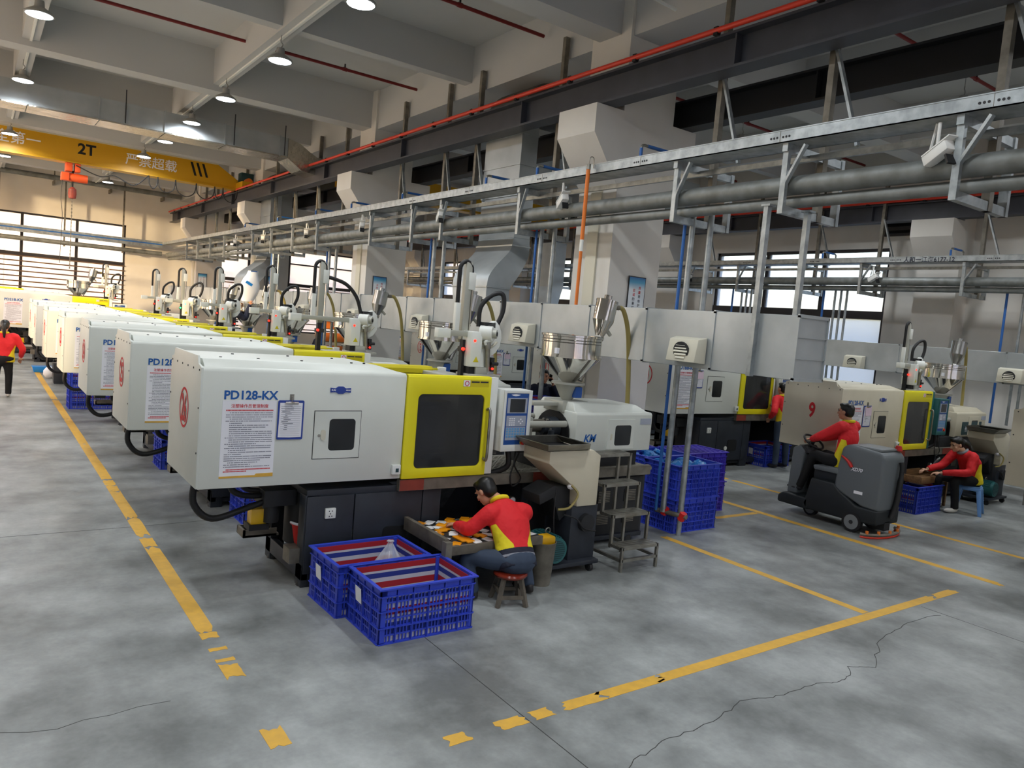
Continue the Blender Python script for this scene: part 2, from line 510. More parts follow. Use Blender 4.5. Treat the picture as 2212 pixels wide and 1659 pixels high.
groove('floor_crack', [(0.1, 4.62), (0.29, 4.53), (0.42, 4.5), (0.55, 4.54), (0.68, 4.53), (0.83, 4.56), (1.0, 4.55)], 0.003)

ce = struct(MB().box(X0 - 0.3, Y0 - 0.3, ZC, X1 + 0.3, Y1 + 0.3, ZC + 0.2).build('ceiling', 'ceiling'))
def cbeam(x0, y0, x1, y1, z0):
    MB().box(x0, y0, z0, x1, y1, ZC + 0.05).build('beam', 'ceiling', ce)
for y in (0.05, 8.15, 16.3, 24.4, 32.5):
    cbeam(X0, y - 0.05, X1, y + 0.4, 6.5)
for y in (-4, 4.1, 12.2, 20.3, 28.4):
    cbeam(X0, y - 0.12, X1, y + 0.12, 6.66)
for x in (0.72, 3.92, 11.6, 14.9):
    cbeam(x - 0.13, Y0, x + 0.13, Y1, 6.62)
cbeam(7.27, Y0, 8.15, Y1, 6.45)

def col_shape(m, x0, x1, y0, y1, arms):
    m.box(x0, y0, 0, x1, y1, ZC)
    for s in arms:                              # corbel: end face 0.4 high, slope back to the column
        xa = x0 if s < 0 else x1
        pts = [(xa, 5.43), (xa + s * 0.5, 5.43), (xa + s * 0.5, 5.05), (xa, 4.4)]
        m.prism(pts, 'y', y0, y1)
cols = []
for i, y in enumerate((-0.2, 7.9, 16.0, 24.1, 32.2)):
    m = MB(); col_shape(m, 7.22, 8.2, y, y + 0.8, (-1, 1))
    cols.append(struct(m.build('trim_%d' % (i + 1), 'wall')))
    cols[-1]['label'] = 'white concrete column with corbels either side'
    m = MB(); col_shape(m, 17.45, 18.0, y, y + 0.9, (-1,))
    struct(m.build('trim_%d' % (i + 11), 'wall'))
    MB().box(7.19, y + 0.28, 0, 7.225, y + 0.5, 6).build('conduit_cover', 'ventcream', cols[-1])

def wall_open(name, ax, at, th, a0, a1, holes, z1=ZC):
    """wall in plane ax=at with rectangular openings (a0, a1, z0, z1)"""
    m = MB()
    def pc(p, q, z0, z):
        if q - p < 0.01 or z - z0 < 0.01: return
        if ax == 'y': m.box(p, at, z0, q, at + th, z)
        else: m.box(at, p, z0, at + th, q, z)
    cur = a0
    for h0, h1, zz0, zz1 in sorted(holes):
        pc(cur, h0, 0, z1); pc(h0, h1, 0, zz0); pc(h0, h1, zz1, z1); cur = h1
    pc(cur, a1, 0, z1)
    return struct(m.build(name, 'wall'))
WN = [0]
def window(ax, at, a0, a1, z0, z1, mull, trans, bars=None, frame='windowframe'):
    WN[0] += 1
    r = sempty('window_%d' % WN[0])
    def bx(p, q, za, zb, d0, d1):
        m = MB()
        if ax == 'y': m.box(p, at + d0, za, q, at + d1, zb)
        else: m.box(at + d0, p, za, at + d1, q, zb)
        return m
    for p, q, za, zb in ((a0, a1, z0, z0 + 0.07), (a0, a1, z1 - 0.07, z1), (a0, a0 + 0.07, z0, z1), (a1 - 0.07, a1, z0, z1)):
        bx(p, q, za, zb, 0.05, 0.15).build('frame_bar', frame, r)
    for x in mull: bx(x - 0.05, x + 0.05, z0, z1, 0.03, 0.15).build('mullion', frame, r)
    for z, t in trans: bx(a0, a1, z - t / 2, z + t / 2, 0.02, 0.14).build('transom', frame, r)
    xs = [a0] + list(mull) + [a1]; zs = [z0] + [t[0] for t in trans] + [z1]
    for p, q in zip(xs, xs[1:]):
        for u, v in zip(zs, zs[1:]):
            bx(p + 0.03, q - 0.03, u + 0.03, v - 0.03, 0.09, 0.1).build('pane', 'glass', r)
    if bars:
        zz = bars[0]
        while zz < bars[1]:
            bx(a0, a1, zz, zz + 0.05, -0.04, 0.0).build('security_bar', 'bar', r); zz += bars[2]
    return r
HF = [(-2.8, 5.2, 1.0, 5.1), (8.9, 16.6, 1.0, 5.0)]
wall_open('wall_far', 'y', Y1, 0.3, X0, X1, HF)
window('y', Y1, -2.8, 5.2, 1.0, 5.1, (-1.9, -0.35, 1.5, 3.4), ((3.45, 0.16),), (1.15, 3.4, 0.2))
window('y', Y1, 8.9, 16.6, 1.0, 5.0, (10.4, 12.3, 14.2), ((3.3, 0.14), (4.3, 0.06)), (1.15, 3.2, 0.28))
HR = [(1.6, 6.9, 1.0, 4.97), (9.75, 15.0, 1.0, 4.97), (17.85, 23.1, 1.0, 4.97), (25.95, 31.2, 1.0, 4.97)]
wall_open('wall_right', 'x', X1, 0.3, Y0, Y1, HR[1:])
for h in HR[1:]:
    d = (h[1] - h[0]) / 3
    window('x', X1, h[0], h[1], 1.0, 4.97, (h[0] + d, h[0] + 2 * d), ((3.33, 0.2), (2.2, 0.06)))
HL = [(11.2, 15.3, 1.0, 6.2), (17.6, 23.4, 1.0, 6.2), (25.7, 32.5, 1, 6.2)]  # unseen windows, placed and sized so the sun reaches the far wall
wall_open('wall_left', 'x', X0 - 0.3, 0.3, Y0, Y1, HL)
for h in HL:
    window('x', X0 - 0.25, h[0], h[1], 1.0, 6.2, ((h[0] + h[1]) / 2,), ((3.33, 0.12),))
HB = [(-2.4, 6.4, 0.9, 5.6), (9.0, 17.0, 0.9, 5.6)]  # unseen windows added to bring neutral daylight from behind
wall_open('wall_back', 'y', Y0 - 0.3, 0.3, X0, X1, HB)
for h in HB:
    window('y', Y0 - 0.25, h[0], h[1], 0.9, 5.6, [h[0] + (h[1] - h[0]) * k / 4 for k in (1, 2, 3)], ((3.33, 0.12),))

# sunlit building across the yard, seen through the far windows; unseen one behind added to block the sun
sun_block = thing('neighbour_or_sun_block', 'unseen pale building added outside the back windows to block the sun', 'building', (0, -26, 0))
MB().box(-50, -1, 0, 40, 0, 11).build('facade', 'wall', sun_block)
nb = thing('neighbour_or_sun_block', 'pale sunlit building outside the far windows', 'building', (0, 47, 0))
MB().box(-14, 0, 0, 34, 1, 16).build('facade', 'wall', nb)
for k in range(12):
    for z in (2.0, 6.0, 10.0): MB().box(-12 + k * 3.8, -.05, z, -10.2 + k * 3.8, .02, z + 2.0).build('facade_window', 'keypad', nb)
# ---------------------------------------------------------------- injection moulding machine
def rr(x0, z0, x1, z1, r, k=5):
    out = []
    for cx, cz, a0 in ((x1 - r, z0 + r, -PI / 2), (x1 - r, z1 - r, 0), (x0 + r, z1 - r, PI / 2), (x0 + r, z0 + r, PI)):
        for i in range(k + 1):
            a = a0 + PI / 2 * i / k
            out.append((cx + r * math.cos(a), cz + r * math.sin(a)))
    return out
def frame_rr(m, o, i, r, ya, yb, k=6):
    """flat frame in the xz plane with a rounded opening"""
    inn = rr(i[0], i[1], i[2], i[3], r, k)
    out = []
    for j, (x, z) in enumerate(inn):
        q, s = divmod(j, k + 1)
        cor = ((o[2], o[1]), (o[2], o[3]), (o[0], o[3]), (o[0], o[1]))[q]
        first = s * 2 < k
        if s * 2 == k: out.append(cor)
        elif (q % 2 == 0) == first: out.append((x, cor[1]))
        else: out.append((cor[0], z))
    n = len(inn)
    vs = [(p[0], y, p[1]) for y in (ya, yb) for p in out] + [(p[0], y, p[1]) for y in (ya, yb) for p in inn]
    fs = []
    for a in range(n):
        b = (a + 1) % n
        fs += [(a, b, 2 * n + b, 2 * n + a), (n + a, 3 * n + a, 3 * n + b, n + b), (a, n + a, n + b, b), (2 * n + a, 2 * n + b, 3 * n + b, 3 * n + a)]
    return m.add(vs, fs)
def ring2d(c, r0, r1, n=28, sx=1.0):
    m = MB()
    vs = [(0, c[0] + r * sx * math.cos(2 * PI * i / n), c[1] + r * math.sin(2 * PI * i / n)) for r in (r0, r1) for i in range(n)]
    vs += [(-0.002, v[1], v[2]) for v in vs]
    fs = []
    for a in range(n):
        b = (a + 1) % n
        fs += [(2 * n + a, 2 * n + b, 3 * n + b, 3 * n + a), (a, n + a, n + b, b), (a, b, 2 * n + b, 2 * n + a), (n + a, 3 * n + a, 3 * n + b, n + b)]
    return m.add(vs, fs)
# notice sheet print: rows of small strokes, shared by every sheet
def print_mesh():
    m = MB(); rr_ = random.Random(3); z = -0.1
    while z > -0.545:
        x = 0.03 + (0.03 if rr_.random() < 0.5 else 0)
        end = 0.39 if rr_.random() < 0.65 else rr_.uniform(0.15, 0.37)
        while x < end:
            wd = rr_.uniform(0.006, 0.010)
            m.box(x, -0.0012, z, x + wd, 0, z + 0.0055); x += wd + rr_.choice((0.002, 0.002, 0.002, 0.006))
        z -= 0.0165
    return m.mesh()
PRINT = print_mesh()
def print_red():
    m = MB()
    for z, a, b in ((-0.082, 0.03, 0.39), (-0.553, 0.05, 0.39), (-0.568, 0.03, 0.2)):
        x = a
        while x < b: m.box(x, -0.0012, z, x + 0.008, 0, z + 0.009); x += 0.0105
    return m.mesh()
PRINTR = print_red()
def sheet_print():                                # clipboard form lines
    m = MB(); r_ = random.Random(5)
    for k in range(16):
        z = -0.03 - k * 0.016
        m.box(0.012, -0.001, z, 0.175, 0, z + 0.0012)
        if k < 13: m.box(r_.uniform(0.02, 0.05), -0.001, z + 0.004, r_.uniform(0.06, 0.12), 0, z + 0.007)
    return m.mesh()
FORM = sheet_print()

def machine(label, loc, number='26', model='PD128-KX', body='white', frame='trimwhite', boxed=True, scale=1, group=None, circle=True, km=True):
    t = thing('injection_moulding_machine', label, 'machine', loc, 0, group, scale)
    # clamp cover
    m = MB()
    m.prism([(0, .92), (0, 1.835), (.012, 1.858), (.03, 1.868), (1.02, 1.868), (1.045, 1.855), (1.05, 1.83), (1.05, .92)], 'x', 0, 1.73)
    cv = m.build('clamp_cover', body, t, bev=0.006)
    m = MB()
    lo = [(.02, .05, 1.866), (1.71, .05, 1.866), (1.71, 1.0, 1.866), (.02, 1.0, 1.866)]
    hi = [(.02, .13, 1.925), (1.50, .13, 1.92), (1.50, .92, 1.92), (.02, .92, 1.925)]
    m.loft([lo, hi]).build('cover_lid', body, cv, bev=0.008)
    m = MB().prism([(0, .925), (0, 1.862), (.05, 1.875), (.10, 1.885), (.13, 1.945), (.93, 1.945), (.96, 1.885), (1.05, 1.862), (1.05, .925)], 'x', -0.012, 0.004)
    ep = m.build('end_plate', body, t, bev=0.002)
    rv = MB()
    for y, z in [(.05 + .19 * k, 1.84) for k in range(6)] + [(.03, 1.2), (.03, 1.55), (1.02, 1.2), (1.02, 1.55)]:
        rv.cyl((-0.016, y, z), (-0.01, y, z), .008, n=8)
    rv.build('rivet', 'dark', ep)['kind'] = 'stuff'
    sc_ = MB()
    for x, y in ((.2, .3), (.5, .3), (.85, .25), (1.3, .25), (1.42, .25), (.4, .7), (.9, .75), (1.3, .7)):
        sc_.cyl((x, y, 1.918), (x, y, 1.93), .012, n=8)
    sc_.build('lid_screw', 'dark', cv)['kind'] = 'stuff'
    if circle:
        o = ring2d((.5, 1.49), .145, .165, sx=0.92).build('number_ring', 'inkred', ep); o.location = (-0.013, 0, 0)
    if number:
        text(number, .3, 'inkred', ep, (-0.0155, .5, 1.49), FX, 0.62 if len(number) > 1 else 0.8, name='number')
    text(model, .1, 'inkblue', cv, (.165, -0.003, 1.658), left=True, width=.42, name='model_lettering')
    bd = MB().prism([(1.02, 1.69), (1.065, 1.695), (1.09, 1.68), (1.13, 1.68), (1.155, 1.695), (1.2, 1.69), (1.2, 1.73), (1.155, 1.726), (1.13, 1.742), (1.09, 1.742), (1.065, 1.726), (1.02, 1.73)], 'y', -0.012, 0.0).build('maker_badge', 'clipblue', t)
    text('KAI', .03, 'paper', bd, (1.045, -0.0135, 1.711), width=.035); text('MING', .03, 'paper', bd, (1.175, -0.0135, 1.711), width=.04)
    # notice sheet
    ns = MB().box(.155, -0.003, 1.0, .575, 0, 1.615).build('notice_sheet', 'paper', t)
    o = link('notice_print', PRINT, 'printgrey', ns); o['kind'] = 'stuff'; o.location = (.155, -0.003, 1.615)
    o = link('notice_print', PRINTR, 'inkred', ns); o['kind'] = 'stuff'; o.location = (.155, -0.003, 1.615)
    text('注塑操作员管理制度', .03, 'inkred', ns, (.365, -0.0045, 1.572), width=.29)
    MB().prism([(.155, 1.0), (.575, 1.0), (.575, 1.03), (.44, 1.028), (.43, 1.016), (.155, 1.016)], 'y', -0.0042, -0.002).build('notice_footer', 'linepaint', ns)
    # inspection door
    m = MB(); frame_rr(m, (.90, 1.13, 1.31, 1.53), (1.03, 1.195, 1.265, 1.465), .03, -0.006, 0.0)
    dr = m.build('inspection_door', body, t)
    MB().box(.894, -0.0015, 1.124, 1.316, 0, 1.536).build('door_gap', 'dark', dr)
    MB().prism(rr(1.025, 1.19, 1.27, 1.47, .03), 'y', -0.0035, -0.001).build('pane', 'pane_dark', dr)
    MB().prism(rr(.958, 1.285, 1.0, 1.375, .02), 'y', -0.014, -0.004).build('latch', 'ventcream', dr)
    MB().cyl((.943, -0.012, 1.325), (.943, -0.004, 1.325), .012).build('lock', 'steel', dr)
    if boxed:
        b = MB().box(1.635, -0.035, .965, 1.715, 0, 1.05).build('switch_box', 'trimwhite', t, bev=.004)
        MB().box(1.665, -0.037, .985, 1.695, -.03, 1.02).build('switch_window', 'tealdark', b)
    # safety doors
    m = MB(); frame_rr(m, (1.735, .915, 2.63, 1.845), (1.85, 1.005, 2.565, 1.69), .05, -0.02, 0.015)
    sd = m.build('safety_door', 'yellow', t, bev=.004)
    MB().prism([(-0.02, 1.84), (-0.01, 1.86), (.03, 1.865), (.10, 1.86), (.10, 1.80), (.12, 1.80), (.12, 1.84)], 'x', 1.735, 2.63).build('door_top', 'yellow', sd)
    MB().prism(rr(1.845, 1.0, 2.57, 1.695, .05), 'y', -0.006, 0.0).build('pane', 'pane_dark', sd)
    hd = MB().tube(spl([(2.60, -.02, 1.55), (2.60, -.075, 1.545), (2.60, -.08, 1.3), (2.60, -.075, 1.08), (2.60, -.02, 1.075)], 4), .014, 8)
    hd.build('handle', 'steel', sd, smooth=50)
    st = MB().box(2.31, -0.0215, 1.765, 2.60, -.02, 1.83).build('warning_sticker', 'darkyellow', t)
    MB().box(2.313, -0.023, 1.77, 2.385, -.021, 1.826).build('sticker_field', 'paper', st)
    o = ring2d((0, 0), .018, .024).build('sticker_ring', 'inkred', st); o.location = (2.35, -.0235, 1.797); o.rotation_euler = (0, 0, PI / 2)
    for x in (2.40, 2.5): MB().box(x, -0.0225, 1.805, x + .09, -.021, 1.818).build('sticker_bar', 'ink', st)
    MB().box(1.735, 1.03, .915, 2.63, 1.06, 1.845).build('rear_door', 'yellow', t)
    MB().prism([(.9, 1.845), (.92, 1.87), (1.05, 1.87), (1.06, 1.85), (1.06, 1.80), (.9, 1.80)], 'x', 1.735, 2.5).build('rear_door_top', 'darkyellow', t)
    MB().box(2.635, -0.01, .92, 2.715, .06, 1.86).build('door_post', frame, t, bev=.003)
    MB().box(2.635, .99, .92, 2.715, 1.05, 1.86).build('door_post', frame, t, bev=.003)
    # mould space
    MB().box(2.38, .15, .92, 2.66, .95, 1.83).build('fixed_platen', 'casting', t, bev=.01)
    MB().box(1.78, .2, .95, 2.0, .9, 1.7).build('moving_platen', 'dark', t, bev=.01)
    for y in (.27, .83):
        for z in (1.1, 1.58): MB().cyl((1.6, y, z), (2.4, y, z), .045).build('tie_bar', 'chrome', t, smooth=40)
    MB().box(2.0, .35, 1.12, 2.38, .75, 1.56).build('mould', 'steel', t, bev=.01)
    # control box
    cb = thing_part('control_box', t)
    m = MB(); frame_rr(m, (2.74, 1.15, 3.075, 1.75), (2.768, 1.215, 3.035, 1.72), .004, -0.10, -0.085); m.box(2.74, -0.085, 1.15, 3.075, .12, 1.75)
    m.build('box_body', frame, cb, bev=.003)
    MB().box(2.766, -.0935, 1.21, 3.037, -.08, 1.722).build('control_panel', 'panelblue', cb)
    MB().prism([(2.845, 1.697), (2.875, 1.692), (2.905, 1.697), (2.935, 1.706), (2.905, 1.709), (2.875, 1.713), (2.845, 1.709), (2.82, 1.706)], 'y', -.0955, -.09).build('panel_logo', 'paper', cb)
    s_ = MB().box(2.785, -.097, 1.525, 3.02, -.09, 1.675).build('screen_bezel', 'keypad', cb)
    MB().box(2.815, -.099, 1.535, 2.995, -.095, 1.665).build('screen', 'pane_dark', cb)
    for za, zb in ((1.395, 1.5), (1.26, 1.388)):
        MB().box(2.785, -.096, za, 3.02, -.09, zb).build('keypad', 'keypad', cb)
    kk = MB().box(-.011, -.003, -.009, .011, 0, .009).mesh(); kw = MB().box(-.008, -.003, -.006, .008, 0, .006).mesh()
    for r in range(4):
        for c in range(7):
            o = link('key', kk, 'key', cb); o.location = (2.803 + c * .0328, -.096, 1.372 - r * .0255)
        for c in range(3):
            o = link('key', kw, 'paper', cb); o.location = (2.825 + c * .026, -.096, 1.472 - r * .0205)
    for dx, dz in ((0, .02), (.022, 0), (-.022, 0), (0, -.02)):
        o = link('key', kw, 'panelblue', cb); o.location = (2.955 + dx, -.096, 1.445 + dz)
    e = MB().cyl((2.995, -.094, 1.235), (2.995, -.115, 1.235), .022).build('emergency_stop', 'red', cb, smooth=40)
    MB().cyl((2.995, -.09, 1.235), (2.995, -.097, 1.235), .028).build('stop_ring', 'darkyellow', cb)
    MB().tube(spl([(2.9, 0, 1.15), (2.92, 0, 1.0), (2.86, .05, .93), (2.78, .1, .9)], 5), .028, 8).build('conduit', 'rubber', cb, smooth=50)
    MB().tube(spl([(3.0, 0, 1.15), (2.96, -.05, 1.0), (3.06, -.04, .86), (2.98, -.02, .78), (2.96, .0, .9), (3.08, .05, 1.1)], 6), .008, 6).build('cable', 'rubber', cb, smooth=50)
    MB().cyl((3.14, .12, 1.10), (3.14, .12, 1.37), .075, .06).build('cable_gland', 'black', cb, smooth=40)
    # bed and deck
    MB().box(1.73, .0, .80, 4.95, .05, .905).build('bed_rail', 'oldsteel', t)
    MB().box(1.735, -.004, .803, 1.98, 0, .902).build('bed_paint', 'rustred', t); MB().box(3.25, -.004, .803, 3.95, 0, .902).build('bed_paint', 'rustred', t)
    dk = MB().box(2.72, .05, .84, 5.02, 1.02, .875).build('deck', 'chequer', t)
    m = MB()
    for i in range(40):
        for j in range(15):
            m.obox((2.78 + i * .055, .1 + j * .06, .8765), (.034, .011, .006), (0, 0, PI / 4 if (i + j) % 2 else -PI / 4))
    m.build('deck_tread', 'chequer', dk)['kind'] = 'stuff'
    # base
    b = MB()
    b.box(.9, .06, .78, 5.0, 1.02, .845)
    for x0, x1 in ((.89, 1.02), (2.02, 2.2)):
        for y0, y1 in ((.06, .2), (.88, 1.02)): b.box(x0, y0, .0, x1, y1, .8)
    b.box(.89, .06, .06, .95, 1.02, .2); b.box(.89, .9, .2, 5.0, 1.02, .8); b.box(.9, .1, .05, 5.0, 1.0, .1)
    b.box(3.2, .12, .05, 5.0, 1.02, .8)
    bs = b.build('base', 'navy', t, bev=.004)
    for x0, x1 in ((.90, 1.325), (1.335, 2.0), (2.01, 2.2)):
        MB().box(x0, .045, .12, x1, .07, .79).build('base_panel', 'navy', bs, bev=.003)
    MB().prism(rr(1.62, .28, 1.86, .47, .04), 'y', .036, .05).build('panel_window', 'black', bs)
    MB().cyl((1.575, .03, .33), (1.575, .05, .33), .035, n=20).build('drain_ring', 'trimwhite', bs)
    so_ = MB().box(1.06, .025, .595, 1.155, .05, .685).build('socket', 'trimwhite', t, bev=.006)
    for x, z in ((1.093, .66), (1.12, .66), (1.105, .637), (1.095, .615), (1.118, .615)): MB().box(x - .004, .023, z - .004, x + .004, .026, z + .006).build('socket_slot', 'ink', so_)
    for x in (.95, 2.1, 3.3, 4.8):
        for y in (.14, .92): MB().cyl((x, y, 0), (x, y, .07), .07, .05).build('foot', 'black', bs, smooth=40)
    MB().box(2.2, .1, .1, 3.2, .9, .13).build('sump_plate', 'navy', bs)
    MB().prism([(.5, .8), (.52, .8), (.92, .35), (.9, .35)], 'x', 2.25, 2.75).build('chute', 'galv', bs)
    MB().box(3.2, .1, .1, 3.25, .13, .79).build('base_panel', 'navy', bs)
    for x0 in (3.3, 4.15): MB().box(x0, .1, .12, x0 + .8, .125, .76).build('base_panel', 'dark', bs, bev=.003)
    for x, z in ((3.6, .62), (3.9, .62), (4.35, .30), (4.75, .30), (4.35, .55), (4.75, .55)):
        v = MB().box(x - .09, .092, z - .07, x + .09, .1, z + .07).build('vent', 'dark', t)
        for k in range(7): MB().box(x - .085, .086, z - .062 + k * .019, x + .085, .093, z - .052 + k * .019).build('louvre', 'oldsteel', v)
    ga = MB().cyl((3.08, .09, .6), (3.08, .13, .6), .04, n=20).build('pressure_gauge', 'steel', t)
    MB().cyl((3.08, .085, .6), (3.08, .095, .6), .032, n=20).build('gauge_face', 'paper', ga)
    # hydraulics at the clamp end
    hy = thing_part('hydraulic_block', t)
    MB().box(.62, .3, .66, .9, .75, .8).cyl((.72, .42, .5), (.72, .42, .7), .07).build('manifold', 'dark', hy, bev=.004)
    MB().cyl((1.02, .45, .3), (1.02, .45, .78), .16, n=20).build('oil_filter', 'black', hy, smooth=40)
    MB().box(.55, .4, .46, .68, .52, .62).build('oil_cup', 'oilglass', hy, bev=.004)
    MB().box(.53, .38, .44, .70, .54, .49).build('cup_holder', 'black', hy)
    for pts, r in (([(.06, .3, .95), (.05, .3, .74), (.2, .3, .60), (.5, .34, .66), (.75, .38, .72)], .028), ([(.35, .35, .95), (.36, .35, .82), (.5, .38, .75), (.75, .42, .74)], .026), ([(.45, .5, .95), (.5, .48, .8), (.62, .45, .77), (.8, .45, .76)], .024)):
        MB().tube(spl(pts, 6), r, 8).build('hydraulic_hose', 'rubber', hy, smooth=50)
    MB().box(.58, .7, .28, .9, .9, .30).box(.58, .7, .30, .6, .9, .35).box(.58, .7, .28, .88, .715, .35).box(.58, .885, .28, .88, .9, .35).build('drip_tray', 'oldsteel', hy)
    MB().box(.80, .12, .2, .9, .28, .33).build('junction_box', 'oldsteel', hy)
    # injection unit
    iu = t
    m = MB().prism([(.12, 1.06), (.12, 1.47), (.14, 1.495), (.88, 1.495), (.9, 1.47), (.9, 1.06)], 'x', 3.87, 5.02)
    ic = m.build('injection_cover', body, iu, bev=.008)
    m = MB().loft([[(3.88, .17, 1.49), (5.0, .17, 1.49), (5.0, .85, 1.49), (3.88, .85, 1.49)], [(3.9, .24, 1.59), (4.86, .24, 1.57), (4.86, .78, 1.57), (3.9, .78, 1.59)]])
    m.build('injection_lid', body, ic, bev=.012)
    arch = [(.22, 1.07)] + [(.51 + .29 * math.cos(a), 1.24 + .235 * math.sin(a)) for a in [PI * (1 - k / 12) for k in range(13)]] + [(.80, 1.07)]
    MB().prism(arch, 'x', 3.855, 3.872).build('cover_opening', 'black', ic)
    m = MB(); frame_rr(m, (4.33, 1.085, 4.74, 1.42), (4.44, 1.125, 4.69, 1.355), .03, .11, .12)
    d2 = m.build('inspection_door', body, ic); MB().prism(rr(4.435, 1.12, 4.695, 1.36, .03), 'y', .113, .118).build('pane', 'pane_dark', d2)
    MB().prism(rr(4.375, 1.19, 4.4, 1.26, .012), 'y', .105, .112).build('latch', 'ventcream', d2)
    if km:
        text('KM', .1, 'inkblue', ic, (4.08, .117, 1.215), width=.16, shear=.25); text('Series', .04, 'inkblue', ic, (4.04, .117, 1.11), width=.1, shear=.25)
    else:
        MB().box(4.1, .112, 1.1, 4.85, .12, 1.33).build('name_plate', 'tealdark', ic); text('长飞亚', .08, 'paper', ic, (4.35, .109, 1.2), width=.3)
    MB().box(4.83, .114, 1.36, 5.0, .12, 1.43).build('data_plate', 'keypad', ic)
    fd = MB().cyl((3.72, .46, 1.28), (3.84, .46, 1.28), .125, n=24).cyl((3.66, .46, 1.28), (3.73, .46, 1.28), .07, n=16).build('drive_flange', 'flangegrey', iu, smooth=40)
    for k in range(10):
        a = 2 * PI * k / 10
        MB().cyl((3.70, .46 + .1 * math.cos(a), 1.28 + .1 * math.sin(a)), (3.73, .46 + .1 * math.cos(a), 1.28 + .1 * math.sin(a)), .014, n=6).build('flange_bolt', 'steel', fd)
    MB().cyl((3.66, .28, 1.05), (3.66, .28, 1.24), .02).cyl((3.66, .28, 1.2), (3.66, .28, 1.28), .035).build('valve', 'flangegrey', iu, smooth=40)
    MB().cyl((3.05, .22, 1.36), (3.8, .22, 1.36), .035).build('carriage_rod', 'casting', iu, smooth=40)
    MB().cyl((3.05, .8, 1.36), (3.8, .8, 1.36), .035).build('carriage_rod', 'casting', iu, smooth=40)
    bh = MB().box(2.72, .3, 1.15, 3.42, .72, 1.42).build('barrel_guard', 'casting', iu, bev=.008)
    MB().box(3.1, .296, 1.21, 3.25, .3, 1.33).build('warning_label', 'darkyellow', bh)
    MB().cyl((3.4, .51, 1.3), (3.8, .51, 1.3), .07).build('barrel', 'oldsteel', iu, smooth=40)
    MB().box(3.5, .2, .875, 4.9, .85, 1.06).build('carriage', 'dark', iu, bev=.006)
    MB().box(3.84, .34, 1.47, 4.2, .68, 1.59).box(3.5, .42, 1.53, 3.86, .6, 1.57).box(3.93, .42, 1.38, 4.1, .6, 1.48).build('feed_block', 'casting', iu, bev=.005)
    return t
def thing_part(name, parent):
    o = bpy.data.objects.new(name, None); COL.objects.link(o); o.parent = parent; o.empty_display_size = .1
    return o
